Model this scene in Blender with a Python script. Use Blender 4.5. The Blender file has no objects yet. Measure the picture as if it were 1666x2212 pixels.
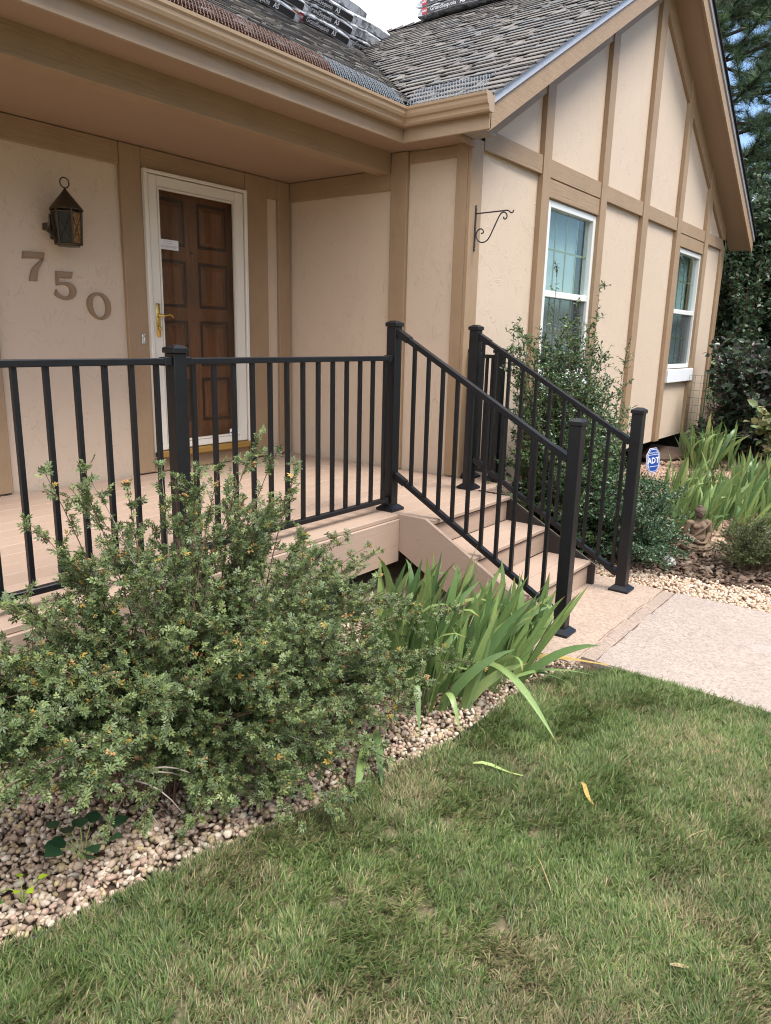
import bpy, bmesh, math, random
import numpy as np
from mathutils import Matrix, Vector, Euler

random.seed(7)
RNG = np.random.default_rng(11)
SC = bpy.context.scene
COL = SC.collection

# ------------------------------------------------------------------ camera
def setup_camera():
    yaw, pitch, roll, fpx = CAM_YAW, CAM_PITCH, CAM_ROLL, CAM_F
    f = Vector((math.sin(yaw) * math.cos(pitch), math.cos(yaw) * math.cos(pitch), -math.sin(pitch)))
    r = Vector((math.cos(yaw), -math.sin(yaw), 0))
    d = f.cross(r)
    r2 = r * math.cos(roll) + d * math.sin(roll)
    d2 = -r * math.sin(roll) + d * math.cos(roll)
    cam = bpy.data.cameras.new("camera")
    cam.sensor_fit = 'HORIZONTAL'
    cam.sensor_width = 36.0
    cam.lens = fpx / 1666.0 * 36.0
    cam.clip_start = 0.05
    cam.clip_end = 1500
    o = bpy.data.objects.new("camera", cam)
    m = Matrix.Identity(4)
    for i in range(3):
        m[i][0] = r2[i]; m[i][1] = -d2[i]; m[i][2] = -f[i]
    m[0][3], m[1][3], m[2][3] = 0, 0, 1.52
    o.matrix_world = m
    COL.objects.link(o)
    SC.camera = o
CAM_YAW, CAM_PITCH, CAM_ROLL, CAM_F = 0.922974, 0.2340096, -0.0238200, 1585.09
setup_camera()

# ------------------------------------------------------------------ sky and sun
SUN_AZ, SUN_EL = math.radians(166), math.radians(61)
world = bpy.data.worlds.new("World")
SC.world = world
world.use_nodes = True
nt = world.node_tree
nt.nodes.clear()
wout = nt.nodes.new('ShaderNodeOutputWorld')
wbg = nt.nodes.new('ShaderNodeBackground')
sky = nt.nodes.new('ShaderNodeTexSky')
sky.sky_type = 'NISHITA'
sky.sun_disc = False
sky.sun_elevation = SUN_EL
sky.sun_rotation = SUN_AZ
sky.air_density = 1.0
sky.dust_density = 0.25
sky.ozone_density = 3.0
tc = nt.nodes.new('ShaderNodeTexCoord')
mp = nt.nodes.new('ShaderNodeMapping')
mp.inputs['Scale'].default_value = (1, 1, 1.9)
mp.inputs['Location'].default_value = (0.35, 0.1, 0.2)
cn = nt.nodes.new('ShaderNodeTexNoise')
cn.inputs['Scale'].default_value = 1.9
cn.inputs['Detail'].default_value = 7
cn.inputs['Roughness'].default_value = 0.55
cr = nt.nodes.new('ShaderNodeValToRGB')
cr.color_ramp.elements[0].position = 0.44
cr.color_ramp.elements[0].color = (0.0, 0.0, 0.0, 1)
cr.color_ramp.elements[1].position = 0.54
cr.color_ramp.elements[1].color = (1, 1, 1, 1)
mx = nt.nodes.new('ShaderNodeMix'); mx.data_type = 'RGBA'
mx.inputs[7].default_value = (11.5, 11.6, 12.0, 1)
nt.links.new(tc.outputs['Generated'], mp.inputs['Vector'])
nt.links.new(mp.outputs['Vector'], cn.inputs['Vector'])
# the cloud bank is thicker over the house (north) than to the east
dotn = nt.nodes.new('ShaderNodeVectorMath'); dotn.operation = 'DOT_PRODUCT'
dotn.inputs[1].default_value = (-0.45, 0.45, 0.0)
addn = nt.nodes.new('ShaderNodeMath'); addn.operation = 'ADD'
addn2 = nt.nodes.new('ShaderNodeMath'); addn2.operation = 'ADD'; addn2.inputs[1].default_value = 0.24
nt.links.new(tc.outputs['Generated'], dotn.inputs[0])
nt.links.new(dotn.outputs['Value'], addn.inputs[0])
nt.links.new(cn.outputs['Fac'], addn.inputs[1])
nt.links.new(addn.outputs[0], addn2.inputs[0])
nt.links.new(addn2.outputs[0], cr.inputs['Fac'])
nt.links.new(cr.outputs['Color'], mx.inputs[0])
nt.links.new(sky.outputs['Color'], mx.inputs[6])
nt.links.new(mx.outputs[2], wbg.inputs['Color'])
wbg.inputs['Strength'].default_value = 0.115
nt.links.new(wbg.outputs['Background'], wout.inputs['Surface'])

sun = bpy.data.lights.new("sun", 'SUN')
sun.energy = 2.5
sun.angle = math.radians(24)
sun.color = (1.0, 0.95, 0.87)
so = bpy.data.objects.new("sun", sun)
sd = Vector((math.sin(SUN_AZ) * math.cos(SUN_EL), math.cos(SUN_AZ) * math.cos(SUN_EL), math.sin(SUN_EL)))
so.rotation_euler = sd.to_track_quat('Z', 'Y').to_euler()
so.location = (2, -6, 9)
COL.objects.link(so)

vs = SC.view_settings
vs.view_transform = 'Standard'
vs.look = 'None'
vs.gamma = 1.0
vs.use_curve_mapping = False
vs.exposure = 1.08
SC.render.engine = 'CYCLES'
SC.cycles.use_denoising = True
SC.cycles.max_bounces = 8
SC.cycles.filter_width = 1.1
SC.cycles.transparent_max_bounces = 12

# ------------------------------------------------------------------ materials
def L(hexs):
    """sRGB 0-255 triple to linear"""
    return tuple(((c / 255) / 12.92 if c / 255 <= 0.04045 else (((c / 255) + 0.055) / 1.055) ** 2.4) for c in hexs)

class NT:
    def __init__(s, name):
        s.m = bpy.data.materials.new(name)
        s.m.use_nodes = True
        s.t = s.m.node_tree
        s.b = s.t.nodes['Principled BSDF']
        s.out = s.t.nodes['Material Output']
        s.tc = None
    def n(s, typ, **kw):
        x = s.t.nodes.new(typ)
        for k, v in kw.items():
            if hasattr(x, k): setattr(x, k, v)
            else: x.inputs[k].default_value = v
        return x
    def l(s, a, b): s.t.links.new(a, b)
    def co(s, scale=(1, 1, 1), src='Object', rot=(0, 0, 0)):
        if s.tc is None: s.tc = s.n('ShaderNodeTexCoord')
        mpn = s.n('ShaderNodeMapping')
        mpn.inputs['Scale'].default_value = scale
        mpn.inputs['Rotation'].default_value = rot
        s.l(s.tc.outputs[src], mpn.inputs['Vector'])
        return mpn.outputs['Vector']
    def noise(s, vec, scale, detail=4, rough=0.55, dist=0.0):
        x = s.n('ShaderNodeTexNoise')
        x.inputs['Scale'].default_value = scale
        x.inputs['Detail'].default_value = detail
        x.inputs['Roughness'].default_value = rough
        x.inputs['Distortion'].default_value = dist
        s.l(vec, x.inputs['Vector'])
        return x.outputs['Fac']
    def ramp(s, fac, stops):
        x = s.n('ShaderNodeValToRGB')
        e = x.color_ramp.elements
        while len(e) < len(stops): e.new(0.5)
        for i, (p, c) in enumerate(stops):
            e[i].position = p
            e[i].color = (c, c, c, 1) if not isinstance(c, tuple) else (*c, 1)
        s.l(fac, x.inputs['Fac'])
        return x.outputs['Color']
    def mix(s, fac, a, b, mode='MIX'):
        x = s.n('ShaderNodeMix'); x.data_type = 'RGBA'; x.blend_type = mode
        for v, i in ((fac, 0), (a, 6), (b, 7)):
            if hasattr(v, 'links') or hasattr(v, 'is_linked'): s.l(v, x.inputs[i])
            elif isinstance(v, tuple): x.inputs[i].default_value = (*v, 1)
            else: x.inputs[i].default_value = v
        return x.outputs[2]
    def bump(s, h, strength=0.3, dist=0.01, prev=None):
        x = s.n('ShaderNodeBump')
        x.inputs['Strength'].default_value = strength
        x.inputs['Distance'].default_value = dist
        s.l(h, x.inputs['Height'])
        if prev is not None: s.l(prev, x.inputs['Normal'])
        return x.outputs['Normal']
    def done(s, col=None, rough=0.6, spec=0.4, normal=None, metal=0.0):
        if col is not None:
            if isinstance(col, tuple): s.b.inputs['Base Color'].default_value = (*col, 1)
            else: s.l(col, s.b.inputs['Base Color'])
        if isinstance(rough, (int, float)): s.b.inputs['Roughness'].default_value = rough
        else: s.l(rough, s.b.inputs['Roughness'])
        s.b.inputs['Specular IOR Level'].default_value = spec
        s.b.inputs['Metallic'].default_value = metal
        if normal is not None: s.l(normal, s.b.inputs['Normal'])
        return s.m

M = {}
def m_stucco():
    s = NT('stucco_paint')
    v = s.co()
    patches = s.ramp(s.noise(v, 9, 3, 0.6, 0.3), [(0.44, 0.0), (0.56, 1.0)])
    ridge = s.ramp(s.noise(s.co((1.2, 1.2, 0.75)), 11, 1.6, 0.5, 1.0), [(0.50, 0.0), (0.525, 1.0), (0.535, 0.15), (0.60, 0.0)])
    r2 = s.mix(patches, (0.0, 0.0, 0.0), ridge)
    big = s.noise(v, 3.0, 3, 0.5)
    fine = s.noise(v, 55, 3, 0.6)
    nrm = s.bump(r2, 0.58, 0.0045)
    nrm = s.bump(big, 0.22, 0.02, nrm)
    nrm = s.bump(fine, 0.2, 0.003, nrm)
    col = s.mix(s.noise(v, 1.1, 4, 0.6), (0.545, 0.430, 0.330), (0.595, 0.478, 0.370))
    return s.done(col, 0.62, 0.3, nrm)
M['stucco'] = m_stucco()

def m_wood_paint(name, base, axis, bumpk=0.6):
    s = NT(name)
    sc = {'X': (0.6, 14, 14), 'Y': (14, 0.6, 14), 'Z': (14, 14, 0.6)}[axis]
    v = s.co(sc)
    g = s.noise(v, 5, 5, 0.65, 0.7)
    v2 = s.co()
    blot = s.noise(v2, 5, 5, 0.6)
    d = tuple(c * 0.8 for c in base); u = tuple(min(1, c * 1.12) for c in base)
    col = s.mix(blot, d, u)
    col = s.mix(s.ramp(g, [(0.2, 0.5), (0.42, 0.0)]), col, tuple(c * 0.6 for c in base))
    knots = s.ramp(s.noise(v2, 26, 2, 0.5), [(0.74, 0.0), (0.80, 0.6)])
    col = s.mix(knots, col, tuple(c * 0.55 for c in base))
    nrm = s.bump(g, bumpk, 0.006)
    return s.done(col, 0.55, 0.35, nrm)
TRIM = (0.335, 0.228, 0.140)
for ax in 'XYZ': M['trim' + ax] = m_wood_paint('trim_paint_' + ax.lower(), TRIM, ax)
M['fasciaX'] = m_wood_paint('fascia_paint_x', (0.35, 0.25, 0.168), 'X', 0.25)
M['fasciaY'] = m_wood_paint('fascia_paint_y', (0.35, 0.25, 0.168), 'Y', 0.25)

def m_simple(name, base, rough=0.5, spec=0.4, var=0.08, scale=6.0, bumpd=0.0, bscale=60, metal=0.0):
    s = NT(name)
    v = s.co()
    a = tuple(max(0, c * (1 - var)) for c in base); b = tuple(min(1, c * (1 + var)) for c in base)
    f = s.noise(v, scale, 5, 0.6)
    col = s.mix(f, a, b)
    nrm = s.bump(s.noise(v, bscale, 4, 0.6), 0.5, bumpd) if bumpd else None
    r = s.ramp(f, [(0.3, max(0.02, rough - 0.06)), (0.7, min(1, rough + 0.06))])
    return s.done(col, r, spec, nrm, metal)
M['ceiling'] = m_simple('porch_ceiling_paint', (0.315, 0.218, 0.148), 0.6, 0.3, 0.05, 2)
M['gutter'] = m_simple('gutter_metal', (0.36, 0.255, 0.165), 0.38, 0.5, 0.07, 3)
M['white'] = m_simple('white_vinyl', (0.70, 0.70, 0.68), 0.35, 0.45, 0.04, 8)
M['white_door'] = m_simple('storm_door_white', (0.70, 0.665, 0.60), 0.35, 0.45, 0.04, 5)
M['white_sill'] = m_simple('white_sill_paint', (0.74, 0.76, 0.80), 0.5, 0.35, 0.06, 9)
M['drip'] = m_simple('drip_edge_metal', (0.42, 0.44, 0.49), 0.35, 0.5, 0.08, 4)
M['rail'] = m_simple('black_powder_coat', (0.0062, 0.0066, 0.0085), 0.40, 0.4, 0.25, 20, 0.0006, 400)
M['dark'] = m_simple('dark_void', (0.012, 0.011, 0.010), 0.9, 0.1)  # near-black standing in for unlit rooms and shade under house and deck
M['darkwood'] = m_simple('dark_stringer_wood', (0.030, 0.023, 0.020), 0.7, 0.25, 0.3, 9, 0.002, 80)
M['brass'] = m_simple('polished_brass', (0.62, 0.43, 0.12), 0.25, 0.5, 0.12, 12, 0, 60, 0.9)
M['goldsill'] = m_simple('gold_threshold', (0.36, 0.215, 0.055), 0.4, 0.5, 0.15, 9, 0, 60, 0.35)
M['bronze'] = m_simple('aged_bronze', (0.070, 0.053, 0.034), 0.42, 0.5, 0.35, 14, 0.001, 120, 0.6)
M['iron'] = m_simple('wrought_iron', (0.030, 0.030, 0.036), 0.45, 0.5, 0.4, 30, 0.001, 150, 0.3)
M['digit'] = m_simple('digit_paint', (0.275, 0.180, 0.108), 0.42, 0.45, 0.1, 14)
M['greysoffit'] = m_simple('grey_raw_soffit', (0.30, 0.27, 0.25), 0.8, 0.2, 0.2, 20)
M['paper'] = m_simple('paper_white', (0.68, 0.70, 0.74), 0.7, 0.2, 0.03)
M['ink'] = m_simple('grey_ink', (0.12, 0.12, 0.14), 0.8, 0.1)
M['adtblue'] = m_simple('sign_blue', (0.010, 0.055, 0.30), 0.35, 0.4, 0.08, 10)
M['signwhite'] = m_simple('sign_white', (0.80, 0.82, 0.85), 0.4, 0.4, 0.03)
M['chrome'] = m_simple('chrome_plastic', (0.62, 0.62, 0.62), 0.25, 0.5, 0.15, 40, 0, 60, 0.7)
M['blind'] = m_simple('pale_teal_blind', (0.43, 0.49, 0.50), 0.7, 0.2, 0.06, 2)
M['muntin'] = m_simple('gold_muntin', (0.22, 0.21, 0.075), 0.4, 0.5, 0.1, 6)
M['copperguard'] = m_simple('rusty_mesh', (0.10, 0.045, 0.030), 0.5, 0.4, 0.45, 30, 0.001, 90, 0.3)
M['silverguard'] = m_simple('galvanised_mesh', (0.11, 0.13, 0.155), 0.4, 0.5, 0.25, 30, 0.001, 90, 0.5)

def m_glass(name, tint, rough=0.015):
    s = NT(name)
    tr = s.n('ShaderNodeBsdfTransparent'); tr.inputs['Color'].default_value = (*tint, 1)
    gl = s.n('ShaderNodeBsdfGlossy'); gl.inputs['Roughness'].default_value = rough
    gl.inputs['Color'].default_value = (0.9, 0.95, 0.95, 1)
    fr = s.n('ShaderNodeLayerWeight'); fr.inputs['Blend'].default_value = 0.5
    fp = s.n('ShaderNodeMath', operation='POWER'); fp.inputs[1].default_value = 5.0
    s.l(fr.outputs['Facing'], fp.inputs[0])
    fr2 = s.n('ShaderNodeMath', operation='MULTIPLY_ADD'); fr2.inputs[1].default_value = 0.95; fr2.inputs[2].default_value = 0.02
    s.l(fp.outputs[0], fr2.inputs[0])
    v = s.co()
    nb = s.bump(s.noise(v, 1.6, 2, 0.5), 0.06, 0.02)
    s.l(nb, gl.inputs['Normal'])
    ms = s.n('ShaderNodeMixShader')
    s.l(fr2.outputs[0], ms.inputs[0]); s.l(tr.outputs[0], ms.inputs[1]); s.l(gl.outputs[0], ms.inputs[2])
    s.l(ms.outputs[0], s.out.inputs['Surface'])
    return s.m
M['glass'] = m_glass('window_glass', (0.87, 0.94, 0.94))
M['doorglass'] = m_glass('storm_glass', (0.94, 0.95, 0.95))
def m_screen():
    s = NT('insect_screen')
    tr = s.n('ShaderNodeBsdfTransparent'); tr.inputs['Color'].default_value = (1, 1, 1, 1)
    df = s.n('ShaderNodeBsdfDiffuse'); df.inputs['Color'].default_value = (0.05, 0.055, 0.06, 1)
    ms = s.n('ShaderNodeMixShader'); ms.inputs[0].default_value = 0.45
    s.l(tr.outputs[0], ms.inputs[1]); s.l(df.outputs[0], ms.inputs[2])
    s.l(ms.outputs[0], s.out.inputs['Surface'])
    return s.m
M['screen'] = m_screen()

def m_door():
    s = NT('stained_door_wood')
    v = s.co((9, 9, 0.7))
    g = s.noise(v, 5, 6, 0.65, 0.8)
    col = s.ramp(g, [(0.25, (0.085, 0.031, 0.011)), (0.5, (0.150, 0.056, 0.019)), (0.75, (0.215, 0.084, 0.028))])
    blot = s.noise(s.co(), 4, 4, 0.6)
    col = s.mix(s.ramp(blot, [(0.35, 0.4), (0.6, 0.0)]), col, (0.045, 0.02, 0.012))
    return s.done(col, 0.42, 0.35, s.bump(g, 0.15, 0.002))
M['door'] = m_door()
M['doorgroove'] = m_simple('door_moulding_dark', (0.035, 0.015, 0.009), 0.45, 0.35, 0.3, 20)

def m_deck(axis):
    s = NT('composite_board_' + axis.lower())
    sc = {'X': (0.55, 16, 16), 'Y': (16, 0.55, 16), 'S': (16, 0.8, 16)}[axis]
    rot = (0, 0, 0)
    if axis == 'S': rot = (math.radians(29), 0, 0)
    v = s.co(sc, rot=rot)
    g = s.noise(v, 6, 5, 0.7, 0.9)
    lines = s.noise(s.co(tuple(c * (1 if c < 1 else 2.2) for c in sc), rot=rot), 8, 3, 0.6, 0.6)
    oi = s.n('ShaderNodeObjectInfo')
    base = s.mix(oi.outputs['Random'], (0.375, 0.275, 0.212), (0.415, 0.305, 0.238))
    col = s.mix(s.ramp(g, [(0.3, 0.35), (0.5, 0.0)]), base, (0.33, 0.215, 0.155))
    dirt = s.ramp(s.noise(s.co(), 3.2, 5, 0.6), [(0.55, 0.0), (0.75, 0.30)])
    col = s.mix(dirt, col, (0.38, 0.28, 0.22))
    spots = s.ramp(s.noise(s.co(), 40, 1, 0.5), [(0.78, 0.0), (0.80, 0.8)])
    col = s.mix(spots, col, (0.12, 0.07, 0.05))
    nrm = s.bump(lines, 0.35, 0.004)
    return s.done(col, 0.6, 0.3, nrm)
M['deckX'] = m_deck('X'); M['deckS'] = m_deck('S')

def m_shingle(attr):
    s = NT('asphalt_shingle' + ('_course' if attr else ''))
    v = s.co()
    if attr:
        a = s.n('ShaderNodeAttribute', attribute_name='Col'); base = a.outputs['Color']
    else:
        oi = s.n('ShaderNodeObjectInfo')
        base = s.ramp(oi.outputs['Random'], [(0.0, (0.125, 0.118, 0.118)), (0.2, (0.19, 0.172, 0.152)), (0.4, (0.165, 0.145, 0.142)),
                                             (0.6, (0.150, 0.158, 0.168)), (0.8, (0.215, 0.195, 0.170)), (1.0, (0.145, 0.136, 0.138))])
    gr = s.noise(v, 260, 2, 0.7)
    col = s.mix(s.ramp(gr, [(0.35, 0.55), (0.6, 0.0)]), base, (0.05, 0.045, 0.042))
    col = s.mix(s.ramp(s.noise(v, 7, 4, 0.6), [(0.45, 0.0), (0.8, 0.35)]), col, (0.23, 0.215, 0.20))
    return s.done(col, 0.85, 0.2, s.bump(gr, 0.5, 0.003))
M['shingle'] = m_shingle(False); M['shingle_course'] = m_shingle(True)
M['felt'] = m_simple('roof_felt', (0.025, 0.023, 0.022), 0.9, 0.1, 0.2, 30)

def m_concrete(name, base, pits=1.0):
    s = NT(name)
    v = s.co()
    agg = s.n('ShaderNodeTexVoronoi'); agg.inputs['Scale'].default_value = 95
    s.l(v, agg.inputs['Vector'])
    cellc = s.ramp(agg.outputs['Color'], [(0.15, tuple(c * 0.75 for c in base)), (0.5, base), (0.85, tuple(min(1, c * 1.16) for c in base))])
    blot = s.noise(v, 3.5, 6, 0.62)
    col = s.mix(s.ramp(blot, [(0.4, 0.0), (0.75, 0.5)]), cellc, tuple(c * 0.80 for c in base))
    pit = s.noise(v, 34, 4, 0.65, 1.0)
    pitm = s.ramp(pit, [(0.60, 0.0), (0.68, 1.0)])
    pitm2 = s.mix(s.ramp(s.noise(v, 5, 3, 0.5), [(0.4, 0.15), (0.6, 1.0)]), (0, 0, 0), pitm)
    col = s.mix(s.mix(min(1, 0.9 * pits), (0, 0, 0), pitm2), col, tuple(c * 0.52 for c in base))
    grey = s.ramp(s.noise(v, 1.3, 3, 0.5), [(0.62, 0.0), (0.72, 0.5)])
    col = s.mix(grey, col, (0.40, 0.385, 0.365))
    nrm = s.bump(s.noise(v, 130, 3, 0.6), 0.4, 0.003)
    nrm = s.bump(pitm2, -0.5 * pits if pits else 0, 0.006, nrm)
    return s.done(col, 0.85, 0.2, nrm)
M['walk'] = m_concrete('walkway_concrete', (0.335, 0.275, 0.240), 1.0)
M['landing'] = m_concrete('landing_concrete', (0.375, 0.285, 0.225), 0.45)
M['joint'] = m_concrete('mortar_joint', (0.32, 0.25, 0.205), 1.0)

def m_attr(name, rough=0.6, spec=0.3, trans=0.0, bumpd=0.0, bscale=80, sheen=None):
    s = NT(name)
    a = s.n('ShaderNodeAttribute', attribute_name='Col')
    col = a.outputs['Color']
    nrm = None
    if bumpd:
        v = s.co()
        nz = s.noise(v, bscale, 4, 0.65)
        nrm = s.bump(nz, 0.6, bumpd)
        col = s.mix(s.ramp(nz, [(0.3, 0.35), (0.6, 0.0)]), col, (0.12, 0.08, 0.06))
    s.done(col, rough, spec, nrm)
    if trans:
        tl = s.n('ShaderNodeBsdfTranslucent'); s.l(col, tl.inputs['Color'])
        ms = s.n('ShaderNodeMixShader'); ms.inputs[0].default_value = trans
        s.l(s.b.outputs[0], ms.inputs[1]); s.l(tl.outputs[0], ms.inputs[2])
        s.l(ms.outputs[0], s.out.inputs['Surface'])
    return s.m
M['leaf'] = m_attr('leaf_attr', 0.42, 0.4, 0.22)
M['glossleaf'] = m_attr('gloss_leaf_attr', 0.33, 0.5, 0.15)
M['needle'] = m_attr('needle_attr', 0.5, 0.3, 0.1)
M['grass'] = m_attr('grass_attr', 0.55, 0.3, 0.25)
M['stone'] = m_attr('stone_attr', 0.85, 0.2, 0.0, 0.004, 70)
M['bark_chip'] = m_attr('bark_chip_attr', 0.9, 0.15, 0.0, 0.004, 60)
M['stem'] = m_simple('woody_stem', (0.115, 0.070, 0.048), 0.75, 0.2, 0.35, 40, 0.002, 90)
M['palestem'] = m_simple('dead_grey_stem', (0.33, 0.28, 0.24), 0.8, 0.2, 0.25, 40, 0.002, 90)
M['seed'] = m_simple('orange_seed_head', (0.33, 0.19, 0.08), 0.7, 0.25, 0.35, 60, 0.002, 200)
M['barkpine'] = m_simple('pine_bark', (0.045, 0.035, 0.030), 0.9, 0.1, 0.4, 8, 0.02, 12)

def m_iris():
    s = NT('iris_blade')
    oi = s.n('ShaderNodeObjectInfo')
    a = s.n('ShaderNodeAttribute', attribute_name='Col')
    sep = s.n('ShaderNodeSeparateColor'); s.l(a.outputs['Color'], sep.inputs[0])
    g = s.ramp(oi.outputs['Random'], [(0.0, (0.090, 0.160, 0.058)), (0.35, (0.150, 0.240, 0.080)), (0.7, (0.245, 0.335, 0.110)),
                                      (0.93, (0.23, 0.31, 0.105)), (1.0, (0.34, 0.35, 0.13))])
    st = s.noise(s.co((60, 60, 1.2)), 3, 4, 0.6)
    col = s.mix(s.ramp(st, [(0.3, 0.35), (0.55, 0.0)]), g, (0.05, 0.105, 0.045))
    col = s.mix(s.ramp(sep.outputs[0], [(0.0, 0.55), (0.16, 0.0)]), col, (0.30, 0.33, 0.15))   # pale sheath at the foot
    tip = s.n('ShaderNodeMath', operation='GREATER_THAN'); s.l(oi.outputs['Random'], tip.inputs[0]); tip.inputs[1].default_value = 0.45
    tt = s.mix(s.ramp(sep.outputs[0], [(0.93, 0.0), (0.98, 1.0)]), (0, 0, 0), tip.outputs[0])
    col = s.mix(tt, col, (0.33, 0.20, 0.06))
    s.done(col, 0.36, 0.45, s.bump(st, 0.25, 0.003))
    tl = s.n('ShaderNodeBsdfTranslucent'); s.l(col, tl.inputs['Color'])
    ms = s.n('ShaderNodeMixShader'); ms.inputs[0].default_value = 0.2
    s.l(s.b.outputs[0], ms.inputs[1]); s.l(tl.outputs[0], ms.inputs[2])
    s.l(ms.outputs[0], s.out.inputs['Surface'])
    return s.m
M['iris'] = m_iris()
M['dryleaf'] = m_simple('yellowed_leaf', (0.36, 0.25, 0.075), 0.5, 0.35, 0.3, 30)
M['strawleaf'] = m_simple('straw_leaf', (0.33, 0.25, 0.13), 0.6, 0.3, 0.3, 30)
M['limeleaf'] = m_simple('lime_leaf', (0.27, 0.34, 0.11), 0.4, 0.4, 0.15, 20)

def m_statue():
    s = NT('weathered_stone_statue')
    v = s.co()
    n1 = s.noise(v, 14, 5, 0.6)
    col = s.ramp(n1, [(0.3, (0.105, 0.072, 0.050)), (0.55, (0.19, 0.132, 0.088)), (0.8, (0.25, 0.185, 0.13))])
    # grime that has grown on the head and down the left chest
    sp = s.n('ShaderNodeSeparateXYZ'); s.l(v, sp.inputs[0])
    hd = s.ramp(sp.outputs[2], [(0.238, 0.0), (0.262, 0.8)])
    col = s.mix(hd, col, (0.085, 0.058, 0.046))
    blot = s.ramp(s.noise(v, 22, 4, 0.6), [(0.55, 0.0), (0.66, 0.7)])
    col = s.mix(blot, col, (0.09, 0.068, 0.055))
    return s.done(col, 0.8, 0.2, s.bump(s.noise(v, 150, 4, 0.6), 0.4, 0.002))
M['statue'] = m_statue()
def m_ground(name, a, b, c, sc=3.0):
    s = NT(name)
    v = s.co()
    col = s.mix(s.noise(v, sc, 6, 0.65), a, b)
    col = s.mix(s.ramp(s.noise(v, 60, 4, 0.7), [(0.4, 0.6), (0.65, 0.0)]), col, c)
    return s.done(col, 0.95, 0.1, s.bump(s.noise(v, 70, 4, 0.7), 0.8, 0.01))
M['soil'] = m_ground('bare_soil', (0.115, 0.078, 0.056), (0.18, 0.125, 0.092), (0.05, 0.035, 0.026))
M['turfbase'] = m_ground('turf_thatch', (0.17, 0.145, 0.085), (0.25, 0.20, 0.135), (0.10, 0.095, 0.05), 5)
M['field'] = m_ground('far_grass', (0.075, 0.095, 0.035), (0.13, 0.125, 0.06), (0.05, 0.06, 0.025), 0.4)
M['edging'] = m_simple('edging_plastic', (0.012, 0.018, 0.020), 0.5, 0.4, 0.2)
M['rockwhite'] = m_simple('pale_rock', (0.52, 0.49, 0.47), 0.85, 0.2, 0.2, 9, 0.01, 25)
M['rockbrown'] = m_simple('brown_rock', (0.13, 0.090, 0.068), 0.9, 0.15, 0.25, 9, 0.01, 25)
M['brickred'] = m_simple('red_sandstone', (0.27, 0.125, 0.085), 0.9, 0.15, 0.25, 9, 0.01, 25)
M['wiregreen'] = m_simple('green_wire', (0.015, 0.085, 0.045), 0.5, 0.4, 0.1)
M['clipgreen'] = m_simple('green_clip', (0.01, 0.22, 0.09), 0.5, 0.4, 0.1)
def m_wrap():
    s = NT('bundle_plastic_wrap')
    v = s.co()
    n1 = s.noise(v, 9, 5, 0.7, 1.2)
    oi = s.n('ShaderNodeObjectInfo')
    c2 = s.mix(oi.outputs['Random'], (0.48, 0.50, 0.54), (0.68, 0.70, 0.74))
    col = s.mix(s.ramp(n1, [(0.42, 0.0), (0.54, 1.0)]), (0.16, 0.165, 0.18), c2)
    return s.done(col, 0.25, 0.5, s.bump(n1, 0.8, 0.02))
M['wrap'] = m_wrap()
M['wrapblack'] = m_simple('printed_black', (0.014, 0.014, 0.017), 0.3, 0.5, 0.3, 12)
M['gafred'] = m_simple('printed_red', (0.36, 0.015, 0.022), 0.35, 0.45, 0.1)
M['orange'] = m_simple('printed_orange', (0.75, 0.20, 0.03), 0.4, 0.4, 0.15)
M['lettering'] = m_simple('printed_white', (0.72, 0.72, 0.74), 0.4, 0.4, 0.02)
def m_amber():
    s = NT('amber_seedy_glass')
    v = s.co()
    vo = s.n('ShaderNodeTexVoronoi'); vo.inputs['Scale'].default_value = 150; s.l(v, vo.inputs['Vector'])
    col = s.ramp(vo.outputs['Distance'], [(0.15, (0.42, 0.22, 0.06)), (0.5, (0.20, 0.10, 0.03)), (0.8, (0.06, 0.03, 0.012))])
    return s.done(col, 0.25, 0.5, s.bump(vo.outputs['Distance'], 0.6, 0.003))
M['amber'] = m_amber()
M['smoke'] = m_simple('smoky_glass', (0.022, 0.018, 0.010), 0.3, 0.2, 0.6, 20)

# ------------------------------------------------------------------ object helpers
def tag(o, label=None, cat=None, group=None, kind=None):
    if label: o['label'] = label
    if cat: o['category'] = cat
    if group: o['group'] = group
    if kind: o['kind'] = kind
    return o

def thing(name, label, cat, loc=(0, 0, 0), group=None):
    o = bpy.data.objects.new(name, None)
    COL.objects.link(o)
    o.location = loc
    o.empty_display_size = 0.1
    return tag(o, label, cat, group)

def link(name, me, parent=None, world=True):
    """link a mesh; when it has a thing for a parent its vertices are in world space"""
    o = bpy.data.objects.new(name, me)
    COL.objects.link(o)
    if parent is not None:
        o.parent = parent
        if world and parent.type == 'EMPTY':
            o.location = -Vector(parent.location)
    return o

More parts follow.
